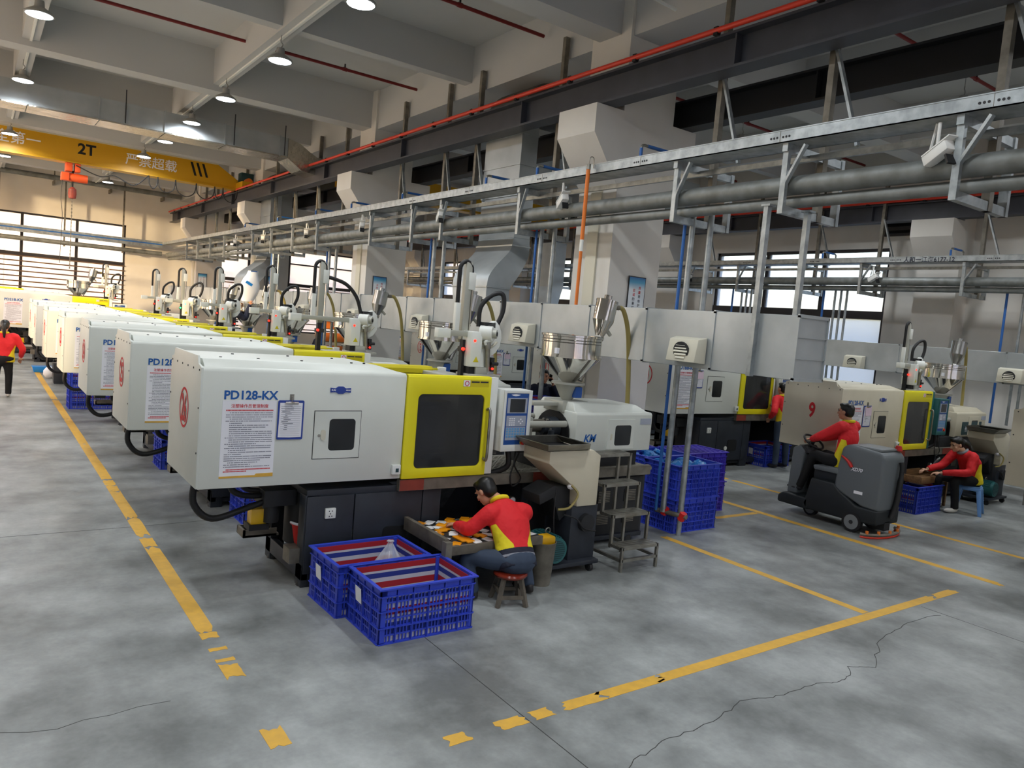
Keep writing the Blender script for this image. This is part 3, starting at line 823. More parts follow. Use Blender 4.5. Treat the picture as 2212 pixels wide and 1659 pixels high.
# ---------------------------------------------------------------- picker robots, hoppers, clipboards
def robot(label, loc, lamp='redlamp', long_arm=False, scale=1):
    """origin: centre of the foot on the fixed platen"""
    t = thing('picker_robot', label, 'robot arm', loc, 0, 'picker robots on top of the moulding machines', scale)
    MB().box(-.2, -.14, 0, .16, .14, .03).box(-.12, -.1, .03, .02, .1, .1).build('foot_plate', 'casting', t, bev=.004)
    MB().loft([[(-.06, -.07, .03), (.04, -.07, .03), (.04, .07, .03), (-.06, .07, .03)], [(-.03, -.05, .34), (.01, -.05, .34), (.01, .05, .34), (-.03, .05, .34)]]).build('pedestal', 'robot', t, bev=.006)
    bd = MB().box(-.20, -.11, .10, -.07, .1, .45).build('body', 'robot', t, bev=.012)
    MB().box(-.19, -.08, .02, -.1, .06, .1).build('lower_gripper_mount', 'black', t)
    MB().cyl((-.16, -.115, .36), (-.16, -.105, .36), .014, n=10).build('power_lamp', lamp, bd)
    MB().prism([(-.165, .15), (-.10, .15), (-.1325, .205)], 'y', -.113, -.108).build('warning_triangle', 'darkyellow', bd)
    # swivel head: drum, fan-shaped yoke with slots
    MB().cyl((-.06, -.04, .44), (.03, -.13, .44), .075, n=20).build('swivel_drum', 'robot', t, smooth=40)
    MB().cyl((.02, -.12, .44), (.06, -.16, .44), .045, n=18).build('hub_cap', 'casting', t, smooth=40)
    MB().cyl((.06, -.16, .44), (.065, -.165, .44), .022, n=14).build('hub_bore', 'black', t, smooth=40)
    fan = [(-.02, .30)] + [(.03 + .17 * math.cos(a), .40 + .2 * math.sin(a)) for a in [math.radians(d) for d in (-75, -50, -25, 0, 20, 40, 60)]] + [(0, .52)]
    yk = MB().prism(fan, 'y', -.05, .02).build('yoke', 'robot', t, bev=.008)
    for rad, z in ((.12, .40), (.17, .33)):
        pth = [(.0 + rad * math.sin(a), -.056, .46 - rad * math.cos(a)) for a in [math.radians(d) for d in range(-30, 65, 12)]]
        MB().tube(pth, .012, 6).build('yoke_slot', 'ventcream', yk, smooth=50)
    MB().tube(spl([(.05, -.15, .44), (.03, -.13, .38), (-.04, -.12, .36), (-.03, -.11, .33)], 5), .016, 8).build('swing_lever', 'robot', t, smooth=50)
    MB().cyl((.03, -.08, .06), (.0, -.1, .32), .026).cyl((.005, -.1, .29), (-.004, -.1, .36), .034).build('swing_cylinder', 'steel', t, smooth=40)
    MB().box(.06, -.1, .06, .1, -.05, .2).cyl((.06, -.1, .14), (.14, -.1, .14), .018).build('air_valve', 'dark', t)
    MB().cyl((.075, -.1, .09), (.075, -.115, .09), .012, n=8).build('signal_lamp', 'redlamp', t)
    # horizontal arm and vertical stroke
    arm_l = -.95 if long_arm else -.52
    ax = -.55 if long_arm else -.18
    arm = MB().bar((arm_l, .0, .42), (-.05, .0, .42), .06, .055)
    arm.build('cross_arm', 'casting', t, bev=.004)
    MB().box(arm_l - .02, -.04, .37, arm_l + .12, .04, .46).build('arm_end', 'robot', t, bev=.004)
    cl = MB().box(ax - .035, .06, .36, ax + .035, .12, 1.13).build('stroke_column', 'casting', t, bev=.003)
    MB().box(ax + .05, .07, .4, ax + .065, .09, 1.0).build('guide_rail', 'chrome', cl)
    MB().box(ax, .045, .86, ax + .075, .13, 1.03).build('column_bracket', 'robot', cl, bev=.004)
    MB().box(ax - .125, .05, .42, ax - .075, .1, .72).build('cylinder_block', 'robot', t, bev=.004)
    MB().tube([(ax - .10, .08, .7), (ax - .1, .08, 1.0)] + [(ax - .03 - .07 * math.cos(math.radians(d)), .08, 1.05 + .085 * math.sin(math.radians(d))) for d in range(0, 181, 20)] + [(ax + .04, .08, .98)], .022, 8).build('cable_chain', 'rubber', t, smooth=50)
    MB().box(ax - .05, .0, -.02, ax + .0, .06, .36).cyl((ax - .03, .03, -.3), (ax - .03, .03, .0), .016).build('gripper_rod', 'black', t)
    MB().box(ax - .07, -.01, .24, ax + .03, .06, .29).build('gripper', 'dark', t)
    MB().cyl((ax - .06, -.02, .27), (ax - .06, -.04, .27), .016, n=8).build('sensor_lamp', lamp, t)
    hs = [(-.03, .05, .5), (-.02, .05, .7), (.09, .02, .83), (.19, -.02, .84), (.2, -.03, .68), (.13, -.02, .5)]
    if long_arm: hs = [(ax + .05, .08, .95), (ax + .3, .05, .88), (-.1, .02, .72), (-.03, .0, .5)]
    MB().tube(spl(hs, 7), .024, 9).build('cable_loop', 'rubber', t, smooth=50)
    MB().box(-.02, -.05, .5, .11, .05, .55).box(.09, -.04, .49, .15, .02, .56).build('cable_clamp', 'dark', t)
    return t

def hopper(label, loc, scale=1, wrapped=False, load=True, lift=0, bag=None):
    """chromed feed hopper with vacuum loader; origin: feed throat flange centre"""
    t = thing('feed_hopper', label, 'hopper', loc, 0, 'chromed feed hoppers', scale)
    MB().lathe([(.055, 0), (.08, .03), (.15, .175), (.19, .18), (.19, .2), (.05, .2)], n=20).build('throat', 'casting', t, smooth=40)
    MB().box(-.01, -.152, .04, .085, -.10, .16).build('sight_glass', 'panelblue', t)
    MB().lathe([(.05, .2), (.07, .2), (.335, .48), (.345, .48), (.345, .5), (.1, .5)], n=32).build('cone', 'chrome', t, smooth=40)
    dm = MB().lathe([(.0, .5), (.335, .5), (.335, .64), (.345, .645), (.335, .65), (.335, .67), (.345, .675), (.335, .68), (.335, .705), (.348, .71), (.348, .73), (.33, .735), (0, .735)], n=36).build('drum', 'chrome', t, smooth=30)
    MB().box(-.335, -.16, .52, -.30, -.12, .58).build('label_plate', 'paper', dm)
    MB().bar((.0, -.335, .48), (.0, -.09, .22), .03, .004).build('cone_seam', 'oldsteel', t)
    if load:
        a = (.18, .02, .22); b = (.42, .02, .66); c = (.53, .02, 1.06); d = Vector((.11, 0, .4)).normalized()
        b = Vector((.40, 0, .72)); a = Vector((.16, .0, .22))
        MB().tube([a, b], .035, 12).cyl(b - (b - a).normalized() * .02, b + (b - a).normalized() * .02, .055).build('loader_pipe', 'steel' if not wrapped else 'loader', t, smooth=40)
        u = Vector((.17, 0, .98)).normalized()
        p0 = b + u * .01; p1 = b + u * .2; p2 = b + u * .42; p3 = b + u * .5
        lm = 'loader' if wrapped else 'chrome'
        ld = MB().cyl(p0, p1, .045, .125, 20).cyl(p1, p2, .125, .125, 20).cyl(p2, p2 + u * .02, .13, .13, 20).cyl(p2, p3, .045, .045, 14).build('vacuum_loader', lm, t, smooth=40)
        MB().cyl(p2 - u * .05, p2 - u * .05 + Vector((.2, 0, .0)), .03).build('hose_spigot', 'oldsteel', t, smooth=40)
        MB().cyl(p1 - u * .08 + Vector((.06, 0, 0)), p1 - u * .1 + Vector((.15, 0, -.06)), .022).build('dump_valve', 'casting', t, smooth=40)
        q = p2 - u * .05 + Vector((.18, 0, 0))
        MB().tube(spl([q, q + Vector((.1, 0, -.03)), q + Vector((.24, .03, -.3)), q + Vector((.33, .05, -.8)), q + Vector((.36, .05, -1.3)), q + Vector((.33, .05, -1.75 - lift))], 6), .028, 10).build('suction_hose', 'hose', t, smooth=50)
    return t

def clipboard(label, loc, pink=False, scale=1):
    t = thing('clipboard', label, 'clipboard', loc, 0, None, scale)
    MB().prism(rr(0, -.32, .215, 0, .012), 'y', -.012, -.008).build('board', 'clipblue', t)
    pp = MB().prism([(.015, -.02), (.2, -.02), (.2, -.30), (.1, -.303), (.01, -.30)], 'y', -.015, -.012).build('paper_sheet', 'paper', t)
    o = link('form_print', FORM, 'printgrey', pp); o['kind'] = 'stuff'; o.location = (.012, -.0155, -.02)
    if pink:
        MB().prism([(.03, -.01), (.2, -.01), (.21, -.15), (.05, -.155)], 'y', -.022, -.017).build('paper_slip', 'pinkpaper', t)
    MB().box(.055, -.025, -.03, .165, -.012, -.008).build('clip', 'chrome', t, bev=.004)
    MB().tube(spl([(.11, -.02, -.012), (.105, -.02, .03), (.115, -.012, .035), (.11, -.004, .02)], 4), .003, 6).box(.095, -.003, .0, .13, 0, .05).build('hook', 'steel', t)
    return t

ROW1 = [('26', 1.42, 5.95), ('25', 1.36, 8.72), ('24', 1.29, 11.6), ('23', 1.25, 14.6), ('22', 1.2, 17.5), ('21', 1.2, 20.5), ('20', 1.25, 23.3)]
GM = 'moulding machines standing in rows'
ORD = ['nearest', 'second', 'third', 'fourth', 'fifth', 'sixth', 'seventh']
ML = {'26': 'white injection moulding machine numbered 26 with yellow door, nearest and largest',
      '25': 'white moulding machine numbered 25 standing right behind machine 26', '24': 'white moulding machine numbered 24 between machines 25 and 23',
      '23': 'white moulding machine numbered 23, third behind machine 26', '22': 'white moulding machine numbered 22, fourth behind machine 26',
      '21': 'white moulding machine fifth behind machine 26, near the far end of the row', '20': 'white moulding machine sixth behind machine 26, last before the far PD218 machine'}
MACH = {}
for k, x, y in ROW1:
    MACH[k] = machine(ML[k], (x, y, 0), k, group=GM)
MACH['far'] = machine('white PD218-KX machine at far left end of the row below barred window', (.55, 26.6, 0), None, 'PD218-KX', scale=1.1, group=GM, circle=False)
MACH['9'] = machine('cream moulding machine numbered 9 behind the floor scrubber rider', (10.17, 5.95, 0), '9', body='cream', frame='teal', scale=1, group=GM, circle=False, km=False)
MACH['9'].scale = (1, .9, 1)
MACH['10'] = machine('white PD168-KX moulding machine numbered 10 behind the water pipes', (9.87, 9.0, 0), '10', 'PD168-KX', scale=1.13, group=GM)
MACH['8'] = machine('cream machine end plate cut off at the right picture edge', (10.5, 2.83, 0), None, body='cream', frame='teal', group=GM, circle=False, km=False)
for ch_ in MACH['8'].children:
    if ch_.name.split('.')[0] in ('base', 'socket', 'hydraulic_block', 'vent', 'pressure_gauge'): ch_.location.x = .75
for k, x, y, lb in (('11', 10.1, 12.3, 'white moulding machine mostly hidden behind the nearest white column'), ('12', 10.35, 15.6, 'white moulding machine seen behind the man on the phone and blue crates'),
                    ('13', 10.3, 18.3, 'white moulding machine seen between two picker robots, behind the nearest steel duct'), ('x', 10.25, 20.9, 'white moulding machine seen under the duct left of the second chrome hopper')):
    MACH[k] = machine(lb, (x, y, 0), None if k == 'x' else k, group=GM)
MACH['far2'] = machine('machine almost hidden at the far end behind the PD218 machine', (-1.7, 29.6, 0), None, scale=1.15, group=GM, circle=False)
def at(k, dx, dy, dz):
    o = MACH[k]; s = o.scale[0]
    return (o.location[0] + dx * s, o.location[1] + dy * s, o.location[2] + dz * s)
RB = {'26': 'white picker robot on machine 26 in front of the curved duct', '25': 'picker robot with long white cross arm on machine 25', '24': 'picker robot on machine 24, directly left of the long-armed robot',
      '23': 'picker robot on machine 23 in front of the man with the white sack', '22': 'picker robot with green lamp on machine 22', '21': 'picker robot on machine 21, second smallest in the row, before the beige wall',
      'far': 'picker robot against the barred far window', '9': 'picker robot on cream machine 9 beside the grey wall duct'}
for k in RB:
    robot(RB[k], at(k, 2.76, .40, 1.83), 'greenlamp' if k == '22' else 'redlamp', k == '25')
HB_ = {'26': 'large chrome hopper on machine 26 with orange pole behind it', '25': 'chrome hopper on machine 25 left of the curved duct', '24': 'chrome hopper with grey loader on machine 24',
       '23': 'chrome hopper on machine 23, partly hidden by the picker robot of machine 24', '22': 'chrome hopper on machine 22 with a white sack emptied into it', '21': 'chrome hopper with bagged loader on machine 21 by the beige wall',
       'far2': 'steel hopper standing before the barred far window', '9': 'chrome hopper on cream machine 9 with upright loader'}
for k in HB_:
    hopper(HB_[k], at(k, 4.02, .5, 1.59), wrapped=k not in ('26', '22'), lift=.1)
for k, p, lb in (('26', False, 'blue clipboard with form hanging on machine 26'), ('9', True, 'clipboard with pink slip hanging on cream machine 9 behind the rider'),
                 ('10', True, 'clipboard with pink slip hanging on machine 10'), ('12', True, 'pink-slip clipboard on the machine behind the man on the phone'), ('13', True, 'small pink-slip clipboard hanging left of the nearest picker robot')):
    clipboard(lb, at(k, .585, 0, 1.62), p)
# ---------------------------------------------------------------- overhead: runway beams, crane, trays, ducts, lamps
def ibeam(x, z0, z1, wd, y0, y1, m):
    b = MB()
    b.box(x - wd / 2, y0, z0, x + wd / 2, y1, z0 + .03); b.box(x - wd / 2, y0, z1 - .03, x + wd / 2, y1, z1); b.box(x - .012, y0, z0 + .03, x + .012, y1, z1 - .03)
    return b
def runway(label, x, m, red, y0=-7.5, y1=35.6):
    t = thing('crane_runway_beam', label, 'steel beam', (x, 0, 0))
    ibeam(0, 5.435, 5.84, .26, y0, y1, m).build('beam_section', m, t)
    y = y0 + 1.1
    while y < y1:
        MB().box(-.115, y - .01, 5.47, -.012, y + .01, 5.81).build('web_stiffener', m, t); y += 4.05
    MB().box(-.03, y0, 5.84, .03, y1, 5.875).build('crane_rail', 'beamdark', t)
    if red:
        MB().cyl((-.16, y0, 5.885), (-.16, y1, 5.885), .032, n=10).build('red_conductor_pipe', 'redpipe', t, smooth=40)
        cl = MB().box(-.18, -.03, 5.83, -.12, .03, 5.925).mesh()
        y = y0 + .5
        while y < y1:
            o = link('pipe_clip', cl, 'black', t); o.location = (0, y, 0); y += 1.3
    return t
runway('dark steel crane runway beam with bright red pipe along the nearest columns', 6.93, 'beam', True)
runway('black crane runway beam behind the nearest column, without red pipe', 8.5, 'beamdark', False)
runway('crane runway beam with red pipe along the right window wall', 17.15, 'beam', True)

def crane(label, y, xa, xb, txt):
    t = thing('overhead_crane', label, 'crane', (0, y, 0))
    m = MB().prism([(xa, 6.55), (xb - .75, 6.55), (xb - .1, 6.15), (xb - .1, 5.9), (xa, 5.9)], 'y', -.16, .16)
    g = m.build('girder', 'crane', t)
    MB().box(xa, -.22, 5.86, xb - .1, .22, 5.90).build('lower_flange', 'crane', t); MB().box(xa, -.2, 6.55, xb - .75, .2, 6.58).build('upper_flange', 'ventcream', t)
    if txt:
        text('安全第一', .3, 'paper', g, (.72, -.163, 6.3), width=1.42); text('2T', .4, 'black', g, (2.56, -.163, 6.3), width=.46)
        text('严禁超载', .3, 'paper', g, (4.27, -.163, 6.26), width=1.42)
        for k in range(3): MB().prism([(5.36 + k * .17, 6.5), (5.43 + k * .17, 6.5), (5.56 + k * .17, 6.1), (5.49 + k * .17, 6.1)], 'y', -.164, -.158).build('hazard_stripe', 'black', g)
    MB().box(xb - .2, -.9, 5.88, xb + .12, .9, 6.08).build('end_truck', 'crane', t)
    for yy in (-.6, .6): MB().cyl((xb - .05, yy, 5.92), (xb + .05, yy, 5.92), .06, n=16).build('truck_wheel', 'dark', t)
    MB().box(xb - .15, -.55, 6.1, xb + .25, -.2, 6.4).build('travel_motor', 'tealdark', t, bev=.02); MB().cyl((xb + .05, -.75, 6.1), (xb + .05, -.55, 6.1), .12).build('gearbox', 'orange', t, smooth=40)
    if txt:
        MB().box(2.05, -.2, 5.62, 2.22, .2, 5.86).box(2.28, -.2, 5.62, 2.42, .2, 5.86).build('hoist_trolley', 'hoist', t, bev=.02)
        MB().box(1.95, -.14, 5.36, 2.15, .14, 5.58).cyl((2.15, 0, 5.47), (2.62, 0, 5.47), .12, n=18).build('hoist_body', 'hoist', t, bev=.01)
        MB().cyl((2.24, 0, 5.1), (2.24, 0, 5.66), .03).build('hoist_hanger', 'black', t)
        MB().lathe([(.0, 4.86), (.09, 4.88), (.11, 5.0), (.1, 5.14), (.04, 5.2), (0, 5.2)], (2.25, 0, 0), 14).build('hook_block', 'rustred', t, smooth=40)
        ch = MB()
        for k in range(40): ch.obox((2.25, 0, 4.83 - k * .05), (.03, .012, .05) if k % 2 else (.012, .03, .05))
        o = ch.build('chain', 'oldsteel', t); o['kind'] = 'stuff'
        MB().tube(spl([(2.0, 0, 5.4), (1.97, 0, 4.9), (2.02, 0, 4.3), (1.99, 0, 3.0)], 6), .008, 6).build('pendant_cable', 'dark', t)
        MB().tube(spl([(2.3, -.2, 5.8), (2.9, -.22, 5.6), (3.3, -.22, 5.68), (3.8, -.22, 5.5), (4.2, -.22, 5.86)], 6), .016, 6).build('festoon_cable', 'dark', t, smooth=50)
        xs = (4.2, 4.45, 4.95, 5.55, 6.1, 6.35, 6.8)
        for a, b in zip(xs, xs[1:]):
            d = .3 + .25 * (b - a)
            MB().tube(spl([(a, -.22, 5.86), (a + (b - a) * .1, -.22, 5.86 - d * .7), ((a + b) / 2, -.22, 5.86 - d), (b - (b - a) * .1, -.22, 5.86 - d * .7), (b, -.22, 5.86)], 6), .016, 6).build('festoon_cable', 'dark', t, smooth=50)
    return t
crane('yellow overhead crane girder marked 2T with orange chain hoist, at far left', 25.5, X0 + .1, 6.95, True)
crane('yellow overhead crane girder seen through the gap beside the tall duct', 21.5, 8.6, 17.1, False)

# ---- cable tray with pipes along the columns
def camera_unit(label, loc, rz=0):
    t = thing('security_camera', label, 'camera', loc, rz, 'security cameras under the pipe rack')
    MB().tube(spl([(0, 0, .26), (0, 0, .12), (.0, .0, .06)], 3), .015, 8).build('bracket', 'camwhite', t)
    MB().tube(spl([(.02, .05, .27), (.05, .1, .18), (.02, .09, .06)], 5), .012, 6).build('cable', 'camwhite', t)
    R_ = (-.45, 0, 0)
    MB().obox((0, -.02, 0), (.1, .26, .1), R_).build('housing', 'camwhite', t, bev=.015)
    MB().obox((0, -.03, .055), (.11, .3, .012), R_).build('sun_shield', 'camwhite', t)
    MB().obox((0, -.152, -.07), (.085, .02, .085), R_).build('lens_face', 'black', t)
    return t
def rack(label, x, y0, y1, ys, side=-1, hang_x=.5, cams=()):
    """tray and pipes on brackets that hang from the ceiling; side -1: tray on the -x side"""
    t = thing('pipe_rack', label, 'pipe rack', (x, 0, 0))
    b = MB(); b.box(-.11, y0, 4.41, -.1, y1, 4.53); b.box(-.11, y0, 4.41, .25, y1, 4.42); b.box(.24, y0, 4.41, .25, y1, 4.53); b.box(-.115, y0, 4.525, -.085, y1, 4.535)
    b.build('cable_tray', 'galv', t)
    hole = MB().cyl((-.113, 0, 0), (-.109, 0, 0), .012, n=8).mesh()
    y = y0 + .6
    while y < min(y1, 14):
        MB().box(-.1125, y - .002, 4.415, -.11, y + .002, 4.53).build('tray_joint', 'oldsteel', t)
        for k in range(-3, 4):
            if k: o = link('bolt_hole', hole, 'dark', t); o.location = (0, y + k * .035, 4.465)
        y += 1.95
    MB().cyl((.1, y0, 4.02), (.1, y1, 4.02), .095, n=18).build('main_pipe', 'pipe', t, smooth=40)
    MB().cyl((.16, y0, 3.86), (.16, y1, 3.86), .06, n=16).build('lower_pipe', 'pipe', t, smooth=40)
    MB().box(.3, y0, 4.3, .34, y1, 4.36).build('side_rail', 'galv', t)
    for y in ys:
        s = hang_x
        MB().box(s - .04, y - .035, 3.72, s + .04, y + .035, 6.75).build('hanger', 'oldsteel', t)
        MB().bar((s - .02, y - .03, 5.5), (s - .05, y - .4, 4.45), .05, .03).build('brace', 'galv', t)
        MB().box(-.08, y - .03, 4.33, s + .3, y + .03, 4.41).build('tray_bracket', 'galv', t)
        MB().box(-.06, y - .03, 3.72, s + .35, y + .03, 3.80).build('pipe_bracket', 'galv', t)
        MB().box(-.06, y - .03, 3.80, -.01, y + .03, 4.33).build('strut', 'galv', t)
        MB().bar((-.03, y, 4.0), (-.1, y - .25, 4.36), .04, .03).build('brace', 'galv', t)
        MB().box(s + .3, y - .04, 3.72, s + .35, y + .04, 4.42).build('end_plate', 'galv', t)
    return t
HY = [-4.2, -2.2, -.2, 1.4, 3.1, 4.75, 6.2, 9.3, 11.6, 12.7, 14.5, 17.5, 19.2, 20.9, 22.6, 25.7, 27.5, 29.3, 31]
rack('galvanised cable tray and steam pipes hung along the middle column row', 6.62, -7.5, 35.2, HY, hang_x=.58)
rack('galvanised cable tray and pipes along the right wall with handwriting', 16.4, -7.5, 35.2, [y + .6 for y in (-4, -1, 2, 4.6, 6.7, 8.9, 10.5, 12.3, 14, 17.5, 20, 22.5, 25.5, 28, 31)], hang_x=.65)
text('人和一江海6177-12', .12, 'ink', bpy.data.objects['pipe_rack.001'], (-.114, 8.0, 4.465), FX, width=1.05)
tf = thing('pipe_rack', 'blue-streaked cable tray and pipe crossing the far left window', 'pipe rack', (0, 35.3, 0))
MB().box(X0 + .1, -.05, 4.28, 6.5, .05, 4.54).build('cable_tray', 'galv', tf)
MB().box(X0 + .1, -.055, 4.4, 6.5, -.045, 4.45).build('blue_pipe', 'bluepipe', tf)
MB().cyl((X0 + .1, 0, 4.04), (6.5, 0, 4.04), .09).build('main_pipe', 'pipe', tf, smooth=40)
for x in (-3, -1, .7, 2.9, 5.0): MB().box(x - .03, .06, 3.9, x + .03, .12, 7.25).box(x - .03, -.1, 3.9, x + .03, .12, 3.95).build('hanger', 'oldsteel', tf)
CAMS = [(3.28, 'white security camera under the rack at upper right, lens toward us'), (8.29, 'security camera left of the orange pole'), (11.67, 'third security camera from the right, beside the tall duct'),
        (14.94, 'security camera fourth from the right along the pipe rack'), (18.21, 'security camera fifth from the right along the pipe rack'), (21.61, 'security camera sixth from the right along the pipe rack'), (24.39, 'security camera seventh from the right, smallest on the pipe rack')]
for y, lb in CAMS: camera_unit(lb, (6.58, y, 4.12), -.35)
camera_unit('small security camera on the right wall pipe rack', (16.35, 9.2, 4.08), -.3); camera_unit('small security camera on the right wall rack near the far columns', (16.35, 14.6, 4.08), -.3)

# blue air drops over the tray, and risers to the floor
k = 0
def drop(y, x=6.6, dx=.55):
    t = thing('air_pipe', '', 'pipe', (x, y, 4.42), 0, 'blue air pipe loops over the pipe rack')
    MB().tube([(.0, 0, 0), (.0, 0, .24), (.015, 0, .27), (.05, 0, .28), (dx - .05, 0, .28), (dx, 0, .26), (dx, 0, .15)], .018, 8).build('bent_pipe', 'steel', t, smooth=50)
    MB().cyl((0, 0, .12), (0, 0, .24), .021).build('blue_sleeve', 'bluepipe', t, smooth=50); MB().cyl((.1, 0, .28), (dx - .1, 0, .28), .021).build('blue_sleeve', 'bluepipe', t, smooth=50)
    return t
DR = [(6.85, 'blue looped air pipe on the tray right of the nearest corbel'), (8.95, 'blue looped air pipe on the tray just left of the orange pole'), (10.3, 'blue looped air pipe on the tray in front of the tall duct'), (13.2, 'blue looped air pipe on the tray left of the tall duct'),
      (15.6, 'blue looped air pipe on the tray below the second corbel'), (17.7, 'blue looped air pipe on the tray behind the second corbel'), (20.5, 'blue looped air pipe, far along the tray before the third corbel'), (23.5, 'blue looped air pipe at the far end of the tray')]
for y, lb in DR: drop(y)['label'] = lb
drop(10.5, 16.35)['label'] = 'thin looped air pipe on the right wall tray before the window'; drop(7.6, 16.35)['label'] = 'blue looped air pipe on the right wall tray above the wall column'
PP = [(6.2, 'pair of grey water pipes and blue pipe with red valves beside the crate stack'), (9.15, 'grey water pipes and blue pipe between the man on the phone and the control box'), (12.4, 'grey and blue vertical pipes left of the tall duct'),
      (17.5, 'grey and blue vertical pipes on the second column'), (21.7, 'grey and blue vertical pipes before the warm window')]
for i, (y, lb) in enumerate(PP):
    t = thing('water_pipes', lb, 'pipes', (6.96, y, 0))
    for dx, dy in ((-.03, .0), (.06, -.2)):
        MB().cyl((dx, dy, .25), (dx, dy, 3.95), .036, n=12).build('pipe', 'galv', t, smooth=40)
    MB().cyl((-.05, .1, .25), (-.05, .1, 3.95), .02, n=10).build('blue_pipe', 'bluepipe', t, smooth=40)
    MB().cyl((-.03, .12, .25), (.06, -.3, .25), .03, n=10).build('manifold', 'oldsteel', t, smooth=40)
    MB().cyl((-.0, .02, .22), (-.0, -.02, .3), .045, n=8).build('valve_wheel', 'red', t); MB().cyl((.05, -.22, .2), (.05, -.26, .29), .045, n=8).build('valve_wheel', 'red', t)
    MB().cyl((.06, -.2, 0), (.06, -.2, .25), .03, n=10).build('stand_pipe', 'galv', t)
for y, lb in ((6.6, 'blue pipe and steel conduits on the wall right of the wall column'), (10.6, 'thin steel pipes and blue pipe before the right wall window'), (13.3, 'thin vertical pipes at left edge of the right wall window')):
    t = thing('wall_pipes', lb, 'pipes', (16.75, y, 0))
    MB().cyl((0, 0, 1.2), (0, 0, 3.9), .025, n=8).build('blue_pipe', 'bluepipe', t, smooth=40)
    for k in (.3, .45, .6): MB().cyl((0, -k, 1.2), (0, -k, 3.9), .028, n=8).build('conduit', 'galv', t, smooth=40)

# ---- ventilation ducts
def duct_run(label, x0, x1, z0, z1, y0, y1, step, vents, vl):
    t = thing('air_duct', label, 'duct', (x0, 0, 0))
    ys = [y0]
    while ys[-1] + step < y1: ys.append(ys[-1] + step)
    ys.append(y1)
    for a, b in zip(ys, ys[1:]):
        MB().box(0, a + .004, z0, x1 - x0, b - .004, z1).build('duct_section', 'duct', t, bev=.004, seg=1)
        fl_ = MB()
        for q in ((-.012, z0 - .012, x1 - x0 + .012, z0 + .02), (-.012, z1 - .02, x1 - x0 + .012, z1 + .012), (-.012, z0, .004, z1), (x1 - x0 - .004, z0, x1 - x0 + .012, z1)):
            fl_.box(q[0], a - .012, q[1], q[2], a + .012, q[3])
        fl_.build('duct_flange', 'duct', t)
    for k in (1, 2): MB().box(.0, y0 - .012, z0 + (z1 - z0) * k / 3 - .004, x1 - x0, y0, z0 + (z1 - z0) * k / 3 + .004).build('end_seam', 'duct', t)
    for (y, z), lb in zip(vents, vl):
        v = thing('air_vent', lb, 'vent', (x0 - .01, y, z), 0, 'louvred air outlets on the ducts')
        MB().loft([[(0, -.22, -.15), (0, .22, -.15), (0, .22, .13), (0, -.22, .13)], [(-.16, -.2, -.14), (-.16, .2, -.14), (-.12, .2, .1), (-.12, -.2, .1)]]).build('hood', 'ventcream', v, bev=.006)
        MB().cyl((-.13, 0, -.03), (-.155, 0, -.034), .105, n=20).build('outlet', 'dark', v)
        for q in range(5): MB().obox((-.158, 0, -.10 + q * .034), (.012, .19 - abs(q - 2) * .03, .02), (0, .5, 0)).build('louvre', 'ventcream', v)
    return t
duct_run('long galvanised air duct running behind the hoppers of the first row', 6.36, 6.84, 2.08, 2.7, 4.25, 33, 1.0,
         [(5.53, 2.28), (8.55, 2.28), (11.6, 2.28), (14.4, 2.28), (17.3, 2.28), (20.2, 2.28)], ['cream louvred air outlet on the duct above the crate stack', 'cream louvred air outlet on the duct above the man on the phone', 'cream air outlet on the duct just left of the nearest robot column',
          'cream air outlet on the duct behind the second chrome hopper', 'cream air outlet on the duct behind the long-armed robot', 'small cream air outlet far along the first duct'])
duct_run('grey air duct along the right wall behind cream machine 9', 15.55, 16.0, 2.05, 2.63, -2, 33, 2.0, [(8.9, 2.2), (5.86, 2.22)], ['cream round air outlet left of the cream machine robot', 'cream round air outlet at the right picture edge'])
def sriser(label, y, m='duct'):
    t = thing('duct_riser', label, 'duct', (0, y, 0))
    keys = [(2.70, 6.38, 6.83, -.03, .94), (2.91, 6.40, 6.83, 0, 1.02), (3.08, 6.44, 6.96, .02, 1.05), (3.24, 6.58, 7.10, .08, 1.12), (3.40, 6.80, 7.26, .2, 1.25), (3.54, 7.02, 7.42, .36, 1.42), (3.66, 7.15, 7.50, .48, 1.55), (3.80, 7.22, 7.55, .55, 1.63)]
    A = spl([(k[0], k[1], k[2]) for k in keys], 4); Bq = spl([(k[3], k[4], 0) for k in keys], 4)
    ring = lambda x0, x1, ya, yb, z: [(x0, ya, z), (x1, ya, z), (x1, yb, z), (x0, yb, z)]
    MB().loft([ring(p[1], p[2], q[0], q[1], p[0]) for p, q in zip(A, Bq)]).build('s_bend', m, t, smooth=35)
    for z, x0, x1, ya, yb in ((2.92, 6.4, 6.83, 0, 1.02), (3.66, 7.15, 7.5, .48, 1.55)):
        MB().box(x0 - .015, ya - .015, z - .012, x1 + .015, yb + .015, z + .012).build('duct_flange', m, t)
    for za, zb in ((3.8, 4.05), (4.06, 4.5), (4.51, 5.0), (5.01, 5.5), (5.51, 5.9)):
        MB().box(7.22, .55, za, 7.55, 1.63, zb).build('duct_section', m, t, bev=.004, seg=1)
        MB().box(7.205, .535, zb - .012, 7.565, 1.645, zb + .012).build('duct_flange', m, t)
    pts = [(7.22 + .55 * (1 - math.cos(a)), 5.9 + .5 * math.sin(a)) for a in [PI / 2 * k / 8 for k in range(9)]]
    inn = [(7.55 + .09 * (1 - math.cos(a)), 5.9 + .06 * math.sin(a)) for a in [PI / 2 * k / 8 for k in range(9)]]
    MB().prism(pts + [(9.5, 6.4), (9.5, 5.96)] + inn[::-1], 'y', .55, 1.63).build('top_elbow', 'oldduct', t)
    return t
sriser('tall galvanised duct with S-bend rising beside the nearest robot', 9.73)
sriser('galvanised duct with S-bend rising at the far end, behind the small robots', 22.6)
